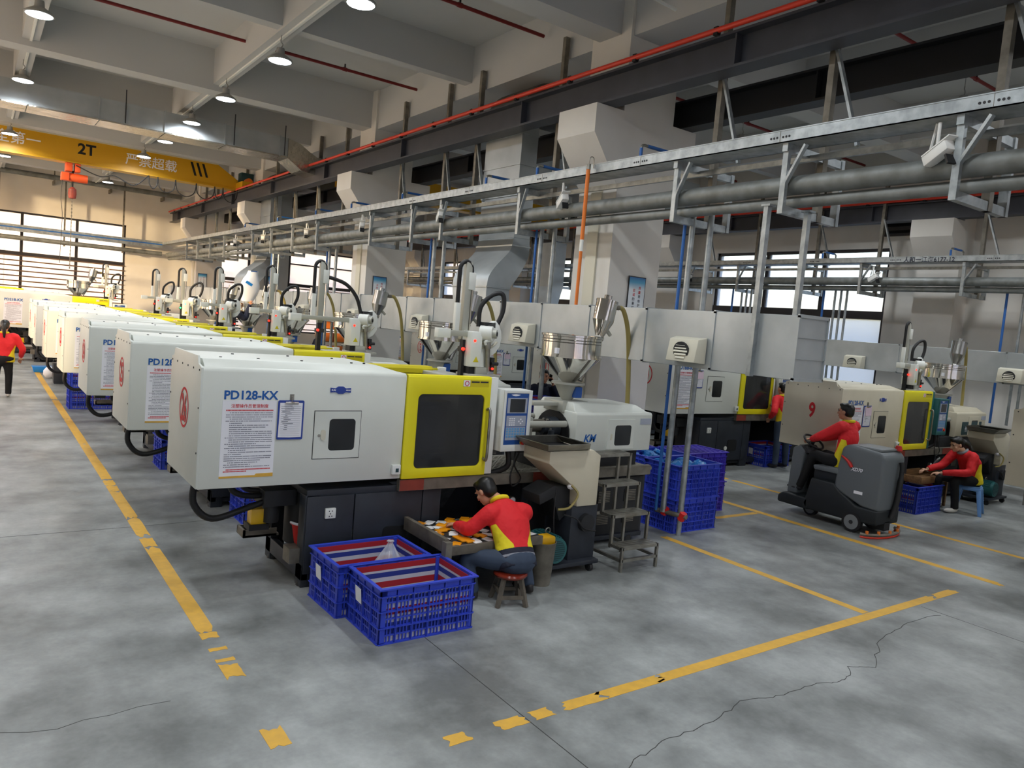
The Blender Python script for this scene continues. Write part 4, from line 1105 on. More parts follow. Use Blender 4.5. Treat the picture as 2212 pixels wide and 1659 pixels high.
t = thing('duct_riser', 'pale curved duct at the right wall seen between the columns', 'duct', (15.6, 20.4, 0))
MB().loft([[(0 + .2 * (k / 8) ** 2, -.4, 2.6 + k * .14), (.45 + .2 * (k / 8) ** 2, -.4, 2.6 + k * .14), (.45 + .2 * (k / 8) ** 2, .4, 2.6 + k * .14), (.2 * (k / 8) ** 2, .4, 2.6 + k * .14)] for k in range(9)]).build('s_bend', 'duct', t)
MB().box(.2, -.4, 3.72, .65, .4, 5.2).build('duct_section', 'duct', t)
# foil-bottomed duct under the ceiling at left
t = thing('ceiling_duct', 'galvanised ceiling duct with crinkled foil underside, crossing above the yellow crane', 'duct', (0, 18.75, 0))
x = X0 + .1
while x < 6.2:
    e = min(x + 1.3, 6.2)
    MB().box(x + .01, .02, 5.98, e - .01, .75, 6.43).build('duct_section', 'duct', t)
    MB().box(x + .01, .0, 5.95, e - .01, .77, 5.98).build('foil_underside', 'foil', t)
    MB().box(x - .015, .0, 5.97, x + .015, .77, 6.45).build('duct_flange', 'duct', t); x += 1.3
for xx in (-2.5, .3, 2.6, 4.9, 6.1): MB().cyl((xx, -.02, 5.99), (xx, -.02, 6.7), .012, n=6).build('hanger_rod', 'dark', t)
pts = [(6.2 + .5 * math.sin(a), 6.0 + .5 * math.cos(a)) for a in [PI / 2 * k / 6 for k in range(7)]]
MB().prism([(6.2, 6.43), (6.5, 6.35), (6.75, 6.2), (6.95, 6.1), (7.5, 6.1), (7.5, 5.66), (6.95, 5.66), (6.55, 5.72), (6.2, 5.95)], 'y', .02, .75).build('elbow', 'foil', t)
t = thing('ceiling_duct', 'grey duct under the ceiling of the right bay, behind the black beam', 'duct', (0, 12.6, 0))
MB().box(9.0, 0, 5.6, 13.4, .8, 6.1).build('duct_section', 'duct', t); MB().loft([[(13.4, 0, 5.6), (13.4, .8, 5.6), (13.4, .8, 6.1), (13.4, 0, 6.1)], [(14.2, 0, 5.3), (14.2, .8, 5.3), (14.2, .8, 6.1), (14.2, 0, 6.1)]]).build('hood', 'duct', t)

# ---- lamps
def lamp(label, x, y, z=6.22):
    t = thing('bay_lamp', label, 'lamp', (x, y, z), 0, 'white bell lamps hanging from the ceiling')
    MB().lathe([(.19, 0), (.2, .005), (.19, .03), (.1, .09), (.085, .1), (.0, .1)], n=24).build('shade', 'lampgrey', t, smooth=40)
    MB().cyl((0, 0, .1), (0, 0, .2), .07, .06, 14).build('driver', 'lampgrey', t, smooth=40)
    MB().tube(spl([(0, 0, .2), (.03, 0, .26), (0, 0, .3), (0, 0, .34)], 4), .01, 6).build('hook', 'lampgrey', t); MB().cyl((0, 0, .33), (0, 0, 6.63 - z), .007, n=6).build('cord', 'lampgrey', t)
    MB().lathe([(0, -.004), (.17, -.004), (.18, .006), (0, .006)], n=24).build('diffuser', 'lampwhite', t)
    li = bpy.data.lights.new('bay_lamp_light', 'AREA'); li.shape = 'DISK'; li.size = .34; li.energy = LAMP_W; li.color = (.93, .97, 1.0); li.spread = math.radians(165)
    lo = bpy.data.objects.new('light', li); COL.objects.link(lo); lo.parent = t; lo.location = (0, 0, -.02)
LAMP_W = 45
OUT = 'unseen bell lamp, out of the picture or hidden behind a column or rack'
for y, lb in ((-3, OUT), (0, OUT), (3.1, OUT), (6.2, OUT), (9.3, 'bell lamp cut by the top picture edge, nearest on the middle beam'), (12.4, 'bell lamp with grey shade, second on the middle ceiling beam'), (15.6, 'bell lamp third on the middle ceiling beam'),
              (18.4, 'bell lamp hanging beside the foil duct with its reflection below'), (21.3, 'bell lamp fifth on the middle beam, above the yellow crane'), (24.3, 'bell lamp right above the yellow crane girder end'), (28, OUT), (31.5, OUT)):
    lamp(lb, 3.88, y)
for y, lb in ((-2.5, OUT), (1.5, OUT), (5.5, OUT), (9.4, OUT), (13.3, 'bright bell lamp at the top left corner'), (17.8, 'bell lamp at far left above the foil duct'), (20.3, 'bell lamp at far left just under the foil duct'), (24.5, 'bell lamp at far left before the crane lettering'), (29, 'smallest bell lamp at far left below the crane girder')):
    lamp(lb, .68, y)
for x, y, z in ((11.6, -2.5, 6.22), (11.6, 1.5, 6.22), (14.9, -2.5, 6.22), (14.9, 1.5, 6.22), (14.9, 5.5, 6.22), (11.6, 13.3, 6.22), (14.9, 17.4, 6.22), (11.6, 25.5, 6.22), (11.6, 5.5, 6.02), (11.6, 9.4, 6.05), (14.9, 9.4, 6.1)): lamp(OUT, x, y, z)  # right-bay lamps kept out of sight, several added to brighten that floor
# ---- red sprinkler pipes with pendent heads
SPR = [(9.9, -4, 3.8, 'red sprinkler pipe above the left bay, nearest'), (9.9, 4.05, 7.2, 'red sprinkler pipe at the top middle of the ceiling'), (14.1, -4, 3.8, 'red sprinkler pipe at top left of the ceiling'), (14.1, 4.05, 7.2, 'red sprinkler pipe right of the second ceiling lamp'),
       (6.0, 8.2, 17.5, 'red sprinkler pipe over the right bay, nearest'), (10.4, 8.2, 17.5, 'red sprinkler pipe over the right bay behind the black beam'), (14.2, 8.2, 17.5, 'red sprinkler pipe over the right bay, far')]
for y, a, b, lb in SPR:
    t = thing('sprinkler_pipe', lb, 'pipe', (0, y, 6.92))
    MB().cyl((a, 0, 0), (b, 0, 0), .028, n=10).build('pipe', 'sprinkler', t, smooth=40)
    xx = a + 1.6
    while xx < b:
        MB().cyl((xx, 0, .02), (xx, 0, .1), .016, n=8).build('sprinkler_head', 'dark', t); MB().cyl((xx - .04, 0, 0), (xx + .04, 0, 0), .036, n=10).build('coupling', 'sprinkler', t); xx += 3.2
MB().tube([(7.0, 6.9, 6.43), (4.2, 6.9, 6.6)], .02, 8).build('conduit', 'trimwhite', ce)
for i, x in enumerate((3.92, .72)): MB().box(x - .02, Y0, 6.59, x + .02, Y1, 6.62).build('conduit', 'trimwhite', ce)
# ---- column posters
def poster(label, x, y, z, a, b):
    t = thing('poster', label, 'poster', (x, y, z))
    MB().box(0, -.02, -.85, .34, -.008, 0).build('poster_frame', 'windowframe', t); MB().box(.014, -.024, -.836, .326, -.016, -.014).build('print', 'posterprint', t)
    for col, xx, z0 in ((a, .225, -.16), (b, .115, -.20)):
        for k, c in enumerate(col): text(c, .05, 'inkred' if k < 2 else 'ink', t, (xx, -.0255, z0 - k * .062), width=.046)
poster('blue and white slogan poster on the nearest white column', 7.6, 7.9, 3.21, '质量是维护顾', '忠诚的最好保')
poster('blue and white slogan poster on the second white column', 7.4, 16.0, 3.19, '检验记录数据', '分析改善才能')
poster('small slogan poster on the third white column', 7.45, 24.1, 3.2, '质量是维护顾', '忠诚的最好保')
poster('slogan poster far back beside the warm wall', 7.3, 32.2, 3.3, '检验记录数据', '分析改善才能')
# poles
t = thing('telescopic_pole', 'orange telescopic pole hooked on the tray behind the nearest hopper', 'pole', (6.42, 7.6, 0))
MB().cyl((.0, 0, 2.25), (0, 0, 3.45), .022).build('lower_tube', 'orange', t, smooth=40); MB().cyl((0, 0, 3.4), (0, 0, 3.55), .025).build('grip_sleeve', 'trimwhite', t, smooth=40)
MB().cyl((0, 0, 3.55), (0, 0, 4.45), .026).build('upper_tube', 'orange', t, smooth=40); MB().cyl((0, 0, 4.45), (0, 0, 4.52), .03).tube(spl([(0, 0, 4.5), (.0, -.02, 4.6), (.06, -.02, 4.6), (.08, 0, 4.48)], 5), .006, 6).build('hook', 'steel', t)
for (x, y, z0, z1), lb in (((6.33, 4.72, 2.07, 3.75), 'pale steel post in front of the duct end, running up to the pipe rack'), ((6.85, 4.62, 2.7, 3.76), 'thin pale steel post standing on the duct end')):
    t = thing('support_post', lb, 'post', (x, y, 0))
    MB().box(-.03, -.025, z0, .03, .025, z1).build('post', 'galv', t); MB().box(-.04, -.05, z1, .06, .05, z1 + .02).build('cap_plate', 'galv', t)
# wall fans
for y, lb in ((9.4, 'dark louvred fan opening high on the right wall'), (17.6, 'dark fan opening high on the right wall, far back')):
    t = thing('wall_fan', lb, 'fan', (17.98, y, 5.75))
    MB().box(-.04, -.55, -.5, .02, .55, .5).build('frame', 'windowframe', t)
    for k in range(6): MB().obox((-.05, 0, -.4 + k * .16), (.02, 1.0, .12), (0, .6, 0)).build('louvre', 'black', t)
t = thing('fire_pipe', 'bright red vertical pipe seen between the tall duct and the nearest column', 'pipe', (16.1, 24.0, 0))
MB().cyl((0, 0, 0), (0, 0, 3.6), .09, n=14).build('pipe', 'red', t, smooth=40); MB().cyl((0, 0, 2.3), (0, 0, 2.36), .13, n=14).build('flange', 'red', t)
t = thing('storage_shelf', 'small shelf of yellow boxes behind the man near the long-armed robot', 'shelf', (8.75, 22.4, 0))
for z in (.9, 1.3, 1.7): MB().box(0, 0, z, .9, .4, z + .03).build('shelf_board', 'wood', t)
for x in (0, .87):
    for y in (0, .37): MB().box(x, y, 0, x + .03, y + .03, 2.1).build('post', 'oldsteel', t)
for i, (x, z) in enumerate(((.08, .93), (.45, .93), (.1, 1.33), (.5, 1.33), (.2, 1.73))):
    b_ = thing('cardboard_box', ['left box on the lower shelf behind the man', 'right box on the lower shelf behind the man', 'left box on the middle shelf behind the man', 'right box on the middle shelf behind the man', 'box on the top shelf behind the man'][i], 'box', (8.75 + x, 22.45, z))
    MB().box(0, 0, 0, .32, .28, .26).build('carton', 'orange', b_, bev=.004); MB().box(-.001, .12, .05, .321, .16, .262).build('tape', 'wood', b_)
t = thing('wall_pipe', 'long horizontal grey pipe across the far wall under the crane', 'pipe', (0, 35.4, 6.55))
MB().cyl((X0, 0, 0), (7.2, 0, 0), .1, n=12).build('pipe', 'pipe', t, smooth=40)
for x in (-2, .5, 2.5, 4.5, 6.5): MB().box(x - .03, -.03, -.25, x + .03, .6, -.1).box(x - .02, -.02, -.12, x + .02, .02, .75).build('bracket', 'oldsteel', t)
# ---------------------------------------------------------------- crates
CW, CDp, CH = .80, .55, .42
def lattice(L):
    """one slotted crate wall, length L along x, facing -y, z 0..CH"""
    n = max(4, int(round(L / .133))); cell = L / n
    m = MB()
    m.box(0, 0, CH - .06, L, .012, CH - .005); m.box(0, 0, 0, L, .012, .012)
    for k in (1, 2): m.box(0, 0, k * .122 - .007, L, .012, k * .122 + .007)
    for k in range(n + 1): m.box(max(0, k * cell - .009), 0, 0, min(L, k * cell + .009), .012, CH - .01)
    for c in range(n):
        for j in range(1, 4):
            x = c * cell + .012 + (cell - .024) * j / 4
            m.box(x - .0045, .001, .005, x + .0045, .011, CH - .03)
    for k in range(3):
        z = k * .122 + .064
        m.box(0, .001, z - .006, L, .011, z + .006)
    for k in range(1, n): m.box(k * cell - .004, -.01, 0, k * cell + .004, 0, CH - .01)       # outer ribs
    for z in (.0, .118, .24, CH - .066): m.box(0, -.012, z, L, 0, z + .007)
    return m.mesh(name='crate_wall')
LONG, SHORT = lattice(CW), lattice(CDp)
RIM = MB().box(-.02, -.02, CH - .012, CW + .02, .012, CH).box(-.02, CDp - .012, CH - .012, CW + .02, CDp + .02, CH).box(-.02, 0, CH - .012, .012, CDp, CH).box(CW - .012, 0, CH - .012, CW + .02, CDp, CH).mesh(name='crate_rim')
FLR = MB().box(.01, .01, .0, CW - .01, CDp - .01, .012).mesh(name='crate_floor')
LIN = MB()
for q in ((.016, .016, CW - .016, .02), (.016, CDp - .02, CW - .016, CDp - .016), (.016, .02, .02, CDp - .02), (CW - .02, .02, CW - .016, CDp - .02)): LIN.box(q[0], q[1], .014, q[2], q[3], CH - .02)
LIN.box(.016, .016, .012, CW - .016, CDp - .016, .016)
LIN = LIN.mesh(name='crate_liner')
POST = MB().box(0, 0, 0, .05, .03, CH - .01).mesh(name='crate_post')
def clone_mesh(me, name):
    c = me.copy(); c.name = name; return c
MESH2 = {}
def inst(name, me, m, parent, loc=(0, 0, 0), rz=0):
    key = (me.name, m)
    if key not in MESH2:
        c = me.copy(); c.materials.clear(); c.materials.append(MATS[m]); MESH2[key] = c
    o = bpy.data.objects.new(name, MESH2[key]); COL.objects.link(o); o.parent = parent; o.location = loc; o.rotation_euler = (0, 0, rz)
    return o
def crate(label, loc, rz=0, liner=True, ticket=False, m='crate', grp='blue slotted plastic crates', lid=False):
    t = thing('plastic_crate', label, 'crate', loc, rz, grp)
    inst('wall_panel', LONG, m, t); inst('wall_panel', LONG, m, t, (CW, CDp, 0), PI)
    inst('wall_panel', SHORT, m, t, (0, CDp, 0), -PI / 2); inst('wall_panel', SHORT, m, t, (CW, 0, 0), PI / 2)
    inst('rim', RIM, m, t); inst('bottom_panel', FLR, m, t)
    for a, b, r in ((0, 0, 0), (CW, 0, PI / 2), (CW, CDp, PI), (0, CDp, -PI / 2)): inst('corner_post', POST, m, t, (a, b, 0), r)
    if liner: inst('striped_liner', LIN, 'sacking', t)
    if ticket: MB().prism([(-.016, .2), (-.02, .36), (-.02, .36), (-.018, .36)], 'x', 0, .001) and MB().obox((-.022, CDp * .6, .27), (.002, .1, .12), (0.05, -.12, 0)).build('ticket', 'paper', t)
    if lid:
        for k in range(9): MB().box(.02 + k * .087, 0, CH - .02, .05 + k * .087, CDp, CH - .008).build('lid_slat', m, t)
    return t
crate('nearest blue crate, empty with red, white and blue striped liner', (2.42, 4.72, 0), 0, True, True)
crate('blue crate behind the nearest one, holding a clear plastic bag', (2.335, 5.295, 0), .02, True, True)
crate('lower blue crate of the stack seen under machine 26', (2.4, 8.0, 0)); crate('upper blue crate of the stack seen under machine 26', (2.4, 8.0, CH))
crate('lower blue crate of the stack left of machine 25 end', (2.12, 10.9, 0)); crate('upper blue crate of the stack left of machine 25 end', (2.12, 10.9, CH))
crate('dusty blue crate on the floor between machines 23 and 24, lower', (1.55, 16.7, 0)); crate('dusty blue crate on top of another between machines 23 and 24', (1.55, 16.7, CH))
crate('blue crate on the floor behind the standing man at machine 10', (12.66, 8.86, 0), 0, True, True)
crate('blue crate beside the seated girl, with striped liner', (11.78, 5.5, 0), 0, True, False)
def bagful(t, loc, label, seed):
    r_ = random.Random(seed)
    b = thing('bag_heap', label, 'plastic bags', loc)
    for k in range(16):
        m = MB().ell((r_.uniform(.1, .7), r_.uniform(.08, .46), r_.uniform(.0, .05)), (r_.uniform(.07, .13), r_.uniform(.05, .1), r_.uniform(.03, .06)), 8, (r_.uniform(-.4, .4), r_.uniform(-.4, .4), r_.uniform(0, 3)))
        m.v = [(x + r_.uniform(-.012, .012), y + r_.uniform(-.012, .012), z + r_.uniform(-.012, .012)) for x, y, z in m.v]
        m.build('blue_bag', 'bluebag', b, smooth=30)
ST = [((7.0, 6.08), 'nearest stack beside the water pipes'), ((7.06, 6.68), 'second stack behind the water pipes'), ((7.92, 6.72), 'right rear stack beside machine 10')]
for i, ((x, y), nm) in enumerate(ST):
    for k in range(2): crate('%s blue crate of the %s' % (('bottom', 'top')[k], nm), (x, y, k * CH), RN.uniform(-.02, .02), False, m='crate' if i < 2 else 'crate_purple', lid=(i == 2 and k == 1))
    if i < 2: bagful(None, (x, y, 2 * CH - .09), 'light blue film bags in the top crate of the %s' % nm.replace(' beside the water pipes','').replace(' behind the water pipes',''), i)
crate('crate with purple slatted lid at the far side of the crate stacks', (7.0, 7.28, 0), 0, False, m='crate_purple', lid=True); crate('upper purple crate behind the bag-filled crates', (7.0, 7.28, CH), 0, False, m='crate_purple', lid=True)
for k, nm in enumerate(('bottom', 'middle', 'top')): crate('%s crate of the stack in front of the man on the phone' % nm, (7.62, 8.8, k * CH), PI / 2, True)
# clear bag standing in the second crate
t = thing('plastic_bag', 'clear knotted plastic bag standing in the second crate', 'bag', (2.87, 5.5, .02))
rg = []
rb = random.Random(2); ph = [rb.uniform(0, 6) for _ in range(4)]
for z, r in ((0, .12), (.05, .19), (.13, .2), (.22, .17), (.30, .12), (.37, .075), (.43, .04), (.47, .018), (.485, .03)):
    rg.append([(r * (1 + .13 * math.sin(5 * a + ph[0]) + .08 * math.sin(9 * a + ph[1])) * math.cos(a), r * (1 + .13 * math.sin(5 * a + ph[0]) + .08 * math.sin(11 * a + ph[2])) * math.sin(a), z) for a in [2 * PI * k / 40 for k in range(40)]])
MB().loft(rg).build('film', 'film', t, smooth=60)
MB().ell((0, 0, .07), (.15, .14, .06), 12).build('blue_parts', 'crate', t, smooth=40)

# ---------------------------------------------------------------- granulator
def granulator(label, loc, rz=0):
    t = thing('granulator', label, 'granulator', loc, rz)
    MB().prism([(.03, 1.22), (.58, 1.22), (.68, 1.16), (.68, .66), (.42, .66), (.40, .83), (.06, 1.08), (.03, 1.1)], 'y', 0, .42).build('feed_chute', 'cream', t, bev=.008)
    a = [(.0, .0, 1.225), (.52, .0, 1.225), (.52, .42, 1.225), (.0, .42, 1.225)]; b = [(-.1, -.12, 1.30), (.42, -.12, 1.30), (.42, .40, 1.30), (-.1, .40, 1.30)]
    tr = MB(); n0 = [Vector(p) for p in a]; n1 = [Vector(p) for p in b]
    for k in range(4):
        p, q, u, v = n0[k], n0[(k + 1) % 4], n1[(k + 1) % 4], n1[k]
        d = Vector((0, 0, .008)); tr.add([p, q, u, v, p + d, q + d, u + d, v + d], [(0, 1, 2, 3), (7, 6, 5, 4), (0, 4, 5, 1), (1, 5, 6, 2), (2, 6, 7, 3), (3, 7, 4, 0)])
    tr.build('feed_tray', 'steel', t); MB().box(0, 0, 1.222, .5, .42, 1.227).build('tray_mouth', 'black', t)
    MB().box(.38, .02, .08, .72, .42, .66).build('body', 'navy', t, bev=.006)
    MB().cyl((.56, -.03, .49), (.56, .04, .49), .09, n=20).build('bearing_housing', 'dark', t, smooth=40)
    MB().prism([(.02, .78), (.2, .86), (.4, .84), (.42, .6), (.3, .5), (.2, .74), (.04, .68)], 'y', .1, .38).build('belt_guard', 'dark', t, bev=.006)
    mo = MB().cyl((.15, -.08, .27), (.15, .26, .27), .125, n=24).build('motor', 'teal', t, smooth=40)
    for k in range(10):
        c, s_ = math.cos(PI * (.15 + k * .08)), math.sin(PI * (.15 + k * .08)); MB().bar((.15 + .13 * c, -.04, .27 + .13 * s_), (.15 + .13 * c, .22, .27 + .13 * s_), .008, .02).build('cooling_fin', 'teal', mo)
    MB().cyl((.15, -.085, .27), (.15, -.08, .27), .10, n=24).build('fan_grille', 'tealdark', mo)
    for q in range(-4, 5): MB().box(.15 - math.sqrt(.0095 - (q * .021) ** 2), -.088, .267 + q * .021, .15 + math.sqrt(.0095 - (q * .021) ** 2), -.084, .272 + q * .021).build('grille_bar', 'teal', mo)
    ey = MB().tube([(.15 + .028 * math.cos(a_), .08, .425 + .028 * math.sin(a_)) for a_ in [2 * PI * k / 12 for k in range(13)]], .007, 6); ey.build('lifting_eye', 'steel', mo)
    MB().box(-.02, -.06, .08, .72, .45, .12).build('cart_plate', 'navy', t, bev=.004)
    for x, y in ((.02, -.02), (.64, -.02), (.02, .4), (.64, .4)):
        MB().cyl((x - .02, y, .04), (x + .02, y, .04), .04, n=14).box(x - .025, y - .02, .04, x + .025, y + .02, .085).build('caster', 'dark', t, smooth=40)
    MB().tube(spl([(.33, .0, .88), (.37, -.06, .8), (.28, -.06, .68), (.16, -.03, .66)], 6), .012, 6).build('air_hose', 'hose', t, smooth=50)
    MB().tube(spl([(.16, .02, .86), (.14, .0, .6), (.16, .0, .42)], 6), .007, 6).build('cable', 'rubber', t, smooth=50)
    MB().tube(spl([(.24, -.02, .6), (.4, -.03, .55), (.5, -.05, .45), (.68, -.02, .4)], 6), .009, 6).build('cable', 'rubber', t, smooth=50)
    MB().ell((.35, .03, .86), (.045, .04, .03), 8).build('rag', 'paper', t); MB().box(.70, .1, .5, .74, .16, .6).build('switch', 'teal', t)
    return t
granulator('beige and black granulator with teal motor beside the seated worker', (4.42, 5.44, 0))
granulator('beige granulator in front of cream machine 9, behind the seated girl', (14.05, 5.45, 0))
t = thing('parts_bucket', 'grey bucket with yellow sprues between worker and teal motor', 'bucket', (4.35, 5.3, .0))
MB().lathe([(.0, 0), (.09, 0), (.12, .4), (.125, .41), (.115, .41), (.09, .02), (0, .02)], n=20).build('bucket', 'oldsteel', t, smooth=40)
MB().box(-.11, -.06, .36, .1, .08, .46).build('sprue_bin', 'crane', t, bev=.02)
t = thing('red_bucket', 'red bucket standing inside the machine 26 base', 'bucket', (2.44, 6.32, .21))
MB().lathe([(0, 0), (.1, 0), (.13, .26), (.14, .27), (.12, .27), (.09, .02), (0, .02)], n=20).build('bucket', 'red', t, smooth=40); MB().tube([(.13 * math.cos(a), .13 * math.sin(a), .28) for a in [2 * PI * k / 20 for k in range(21)]], .012, 6).build('rim', 'paper', t)

# ---------------------------------------------------------------- step stand
def steps(label, loc, rz=0, n=4):
    t = thing('step_stand', label, 'steps', loc, rz)
    w_ = .5; H = [.25, .54, .82, 1.1][:n]; D = .17
    for k, z in enumerate(H):
        y = k * D
        for x in (0, w_): MB().box(x - .014, y - .014, 0 if k in (0, n - 1) else H[k - 1], x + .014, y + .014, z).build('leg', 'steel', t)
        for x in (0, w_): MB().box(x - .014, y, z - .03, x + .014, y + D + .02, z).build('side_rail', 'steel', t)
        MB().box(0, y - .014, z - .03, w_, y + .014, z).build('front_rail', 'steel', t)
        for q in range(4): MB().box(.0, y + .01 + q * .045, z - .008, w_, y + .042 + q * .045, z + .004).build('tread_slat', 'steel', t)
    ye = (n - 1) * D + .16
    for x in (0, w_):
        MB().box(x - .014, ye, 0, x + .014, ye + .028, H[-1]).build('leg', 'steel', t); MB().box(x - .014, 0, .1, x + .014, ye, .13).build('floor_rail', 'steel', t)
    MB().box(0, -.014, .1, w_, .014, .13).build('cross_bar', 'steel', t); MB().box(0, ye, .4, w_, ye + .028, .43).build('cross_bar', 'steel', t)
    return t
steps('silver four-step stand right of the beige granulator', (5.33, 5.25, 0)); steps('grey step stand at right edge behind the seated girl', (15.0, 4.5, 0), .1); steps('step stand under the person in dark blue by machine 22', (4.35, 16.75, 0))

# ---------------------------------------------------------------- worker's tray table with moulded parts
t = thing('work_table', 'dark tray table under machine 26 covered with orange parts', 'table', (3.25, 5.22, 0))
MB().box(0, 0, .46, 1.0, .72, .49).build('table_top', 'dark', t); MB().box(-.02, 0, .44, .02, .74, .56).build('side_board', 'greywood', t, bev=.004); MB().box(-.02, -.03, .42, 1.0, .0, .5).build('front_board', 'greywood', t, bev=.004); MB().box(-.03, -.04, .38, .03, .03, .54).build('corner_bracket', 'oldsteel', t)
for x in (.1, .9): MB().box(x, .6, 0, x + .05, .65, .46).build('leg', 'dark', t)
rp = random.Random(4)
for i in range(48):
    x, y = .10 + (i % 8) * .115 + rp.uniform(-.03, .03), .07 + (i // 8) * .115 + rp.uniform(-.03, .03)
    wht = rp.random() < .38
    m = MB()
    if wht: m.prism([(-.06, -.04), (.06, -.04), (.06, .03), (.02, .045), (-.06, .04)], 'z', 0, .006)
    else: m.prism([(-.07, -.05), (.0, -.055), (.01, -.02), (.07, -.03), (.07, .05), (-.02, .055), (-.03, .02), (-.07, .03)], 'z', 0, .014)
    o = m.build('moulded_part', 'whitepart' if wht else 'orangepart', None, bev=.002)
    o.location = (3.25 + x, 5.22 + y, .4915 + .004 * (i % 3)); o.rotation_euler = (rp.uniform(-.05, .05), rp.uniform(-.05, .05), rp.uniform(0, 6))
    tag(o, 'flat white part lying on the dark tray table' if wht else 'orange moulded part lying on the dark tray table', 'plastic part', 'orange and white parts on the tray table')
t = thing('work_table', 'shallow wooden tray table in front of the seated girl', 'table', (12.1, 5.62, 0))
MB().box(0, 0, .45, 1.0, .5, .47).build('table_top', 'wood', t)
for q in ((-.02, -.02, 1.0, 0), (-.02, .5, 1.0, .52), (-.02, 0, 0, .5), (1.0, 0, 1.02, .5)): MB().box(q[0], q[1], .43, q[2], q[3], .54).build('side_board', 'wood', t, bev=.003)
for x, y in ((.95, .03), (.95, .45), (.03, .45)): MB().box(x, y, 0, x + .04, y + .04, .45).build('leg', 'wood', t)
tag(MB().obox((12.95, 5.85, .66), (.3, .02, .26), (.5, 0, .3)).build('scraper_sheet', 'galv', None), 'bright steel sheet standing beside the seated girl', 'metal sheet')

# ---------------------------------------------------------------- stools
t = thing('wooden_stool', 'low grey wooden stool with glossy red-brown round seat', 'stool', (3.80, 5.04, 0), -.35)
MB().lathe([(0, .235), (.13, .235), (.145, .245), (.15, .26), (.14, .275), (0, .28)], n=28).build('seat', 'seatred', t, smooth=40)
for sx, sy in ((-1, -1), (1, -1), (1, 1), (-1, 1)): MB().bar((sx * .125, sy * .125, 0), (sx * .075, sy * .075, .235), .034).build('leg', 'greywood', t)
for a, b, z in (((-1, -1), (1, -1), .08), ((1, -1), (1, 1), .12), ((1, 1), (-1, 1), .08), ((-1, 1), (-1, -1), .12)): MB().bar((a[0] * .11, a[1] * .11, z), (b[0] * .11, b[1] * .11, z), .02, .03).build('stretcher', 'greywood', t)
t = thing('plastic_stool', 'light blue plastic stool under the seated girl', 'stool', (12.97, 5.26, 0), .3)
MB().box(-.15, -.15, .42, .15, .15, .45).box(-.16, -.16, .38, .16, .16, .43).build('seat', 'plasticblue', t, bev=.012)
for sx, sy in ((-1, -1), (1, -1), (1, 1), (-1, 1)):
    MB().loft([[(sx * .19 + a * .025, sy * .19 + b * .025, 0) for a, b in ((-1, -1), (1, -1), (1, 1), (-1, 1))], [(sx * .13 + a * .035, sy * .13 + b * .035, .4) for a, b in ((-1, -1), (1, -1), (1, 1), (-1, 1))]]).build('leg', 'plasticblue', t, bev=.006)

# ---------------------------------------------------------------- ride-on floor scrubber (drives towards +y)
t = thing('floor_scrubber', 'grey and black ride-on floor scrubber with driver', 'floor scrubber', (9.62, 4.95, 0))
prof = [(-.0, .34), (.0, 1.06), (.06, 1.12), (.52, 1.16), (.60, 1.10), (.64, .82), (.66, .52), (.45, .44), (.25, .36)]
MB().prism([(y, z) for y, z in prof], 'x', 0.0, .54).build('tank', 'scrubgrey', t, bev=.05, seg=3)
MB().box(.06, .08, 1.125, .48, .5, 1.16).build('tank_lid', 'grey', t, bev=.012)
MB().prism([(0, .16), (.0, .36), (.3, .36), (.55, .5), (.66, .60), (1.0, .6), (1.06, .3), (1.1, .22), (1.05, .14), (.4, .14)], 'x', -.01, .55).build('chassis', 'scrubblack', t, bev=.03, seg=3)
MB().prism([(.62, .58), (.62, .76), (.98, .76), (1.0, .72), (1.0, .58)], 'x', .04, .5).build('seat', 'scrubblack', t, bev=.03)
MB().prism([(.58, .72), (.98, .72), (1.0, .78), (.62, .8)], 'x', .0, .54).build('seat_base', 'scrubgrey', t, bev=.02)
MB().prism([(1.0, .13), (1.0, .3), (1.42, .3), (1.5, .24), (1.5, .14)], 'x', -.01, .55).build('foot_deck', 'scrubblack', t, bev=.03, seg=3)
MB().prism([(1.28, .28), (1.22, .92), (1.30, 1.0), (1.42, .95), (1.44, .28)], 'x', .12, .48).build('front_column', 'scrubgrey', t, bev=.025)
MB().prism([(1.16, .9), (1.26, 1.0), (1.34, 1.0), (1.3, .88)], 'x', .14, .46).build('console', 'dark', t, bev=.012)
c = Vector((.28, 1.2, 1.06)); ax_ = Vector((0, -.55, .83)).normalized(); u = Vector((1, 0, 0)); v_ = ax_.cross(u)
MB().tube([c + .15 * (u * math.cos(a) + v_ * math.sin(a)) for a in [2 * PI * k / 24 for k in range(25)]], .015, 8, False).build('steering_wheel', 'rubber', t, smooth=50)
sw = bpy.data.objects['steering_wheel']
MB().cyl(c, c - ax_ * .18, .025).build('steering_post', 'rubber', t); MB().bar(c - u * .15, c + u * .15, .025, .012).build('wheel_spoke', 'rubber', t)
for x, y, r in ((-.015, .34, .135), (.5, .34, .135), (.25, 1.12, .11)):
    MB().cyl((x, y, r), (x + .06, y, r), r, n=24).build('tyre', 'rubber', t, smooth=40); MB().cyl((x - .004, y, r), (x + .06, y, r), r * .74, n=24).build('wheel_disc', 'grey', t, smooth=40); MB().cyl((x - .01, y, r), (x, y, r), r * .2, n=12).build('wheel_hub', 'dark', t)
sq = [(.27 + .44 * math.sin(a), -.02 - .2 * math.cos(a) + .15, .05) for a in [math.radians(d) for d in range(-85, 86, 10)]]
MB().tube(sq, .022, 6).build('squeegee', 'oldsteel', t, smooth=50); MB().tube([(x, y, .015) for x, y, z in sq], .014, 6).build('squeegee_blade', 'redpipe', t)
for k in (2, 5, 8, 11, 15): MB().cyl((sq[k][0], sq[k][1], .06), (sq[k][0], sq[k][1], .1), .02, n=8).build('squeegee_knob', 'orange', t)
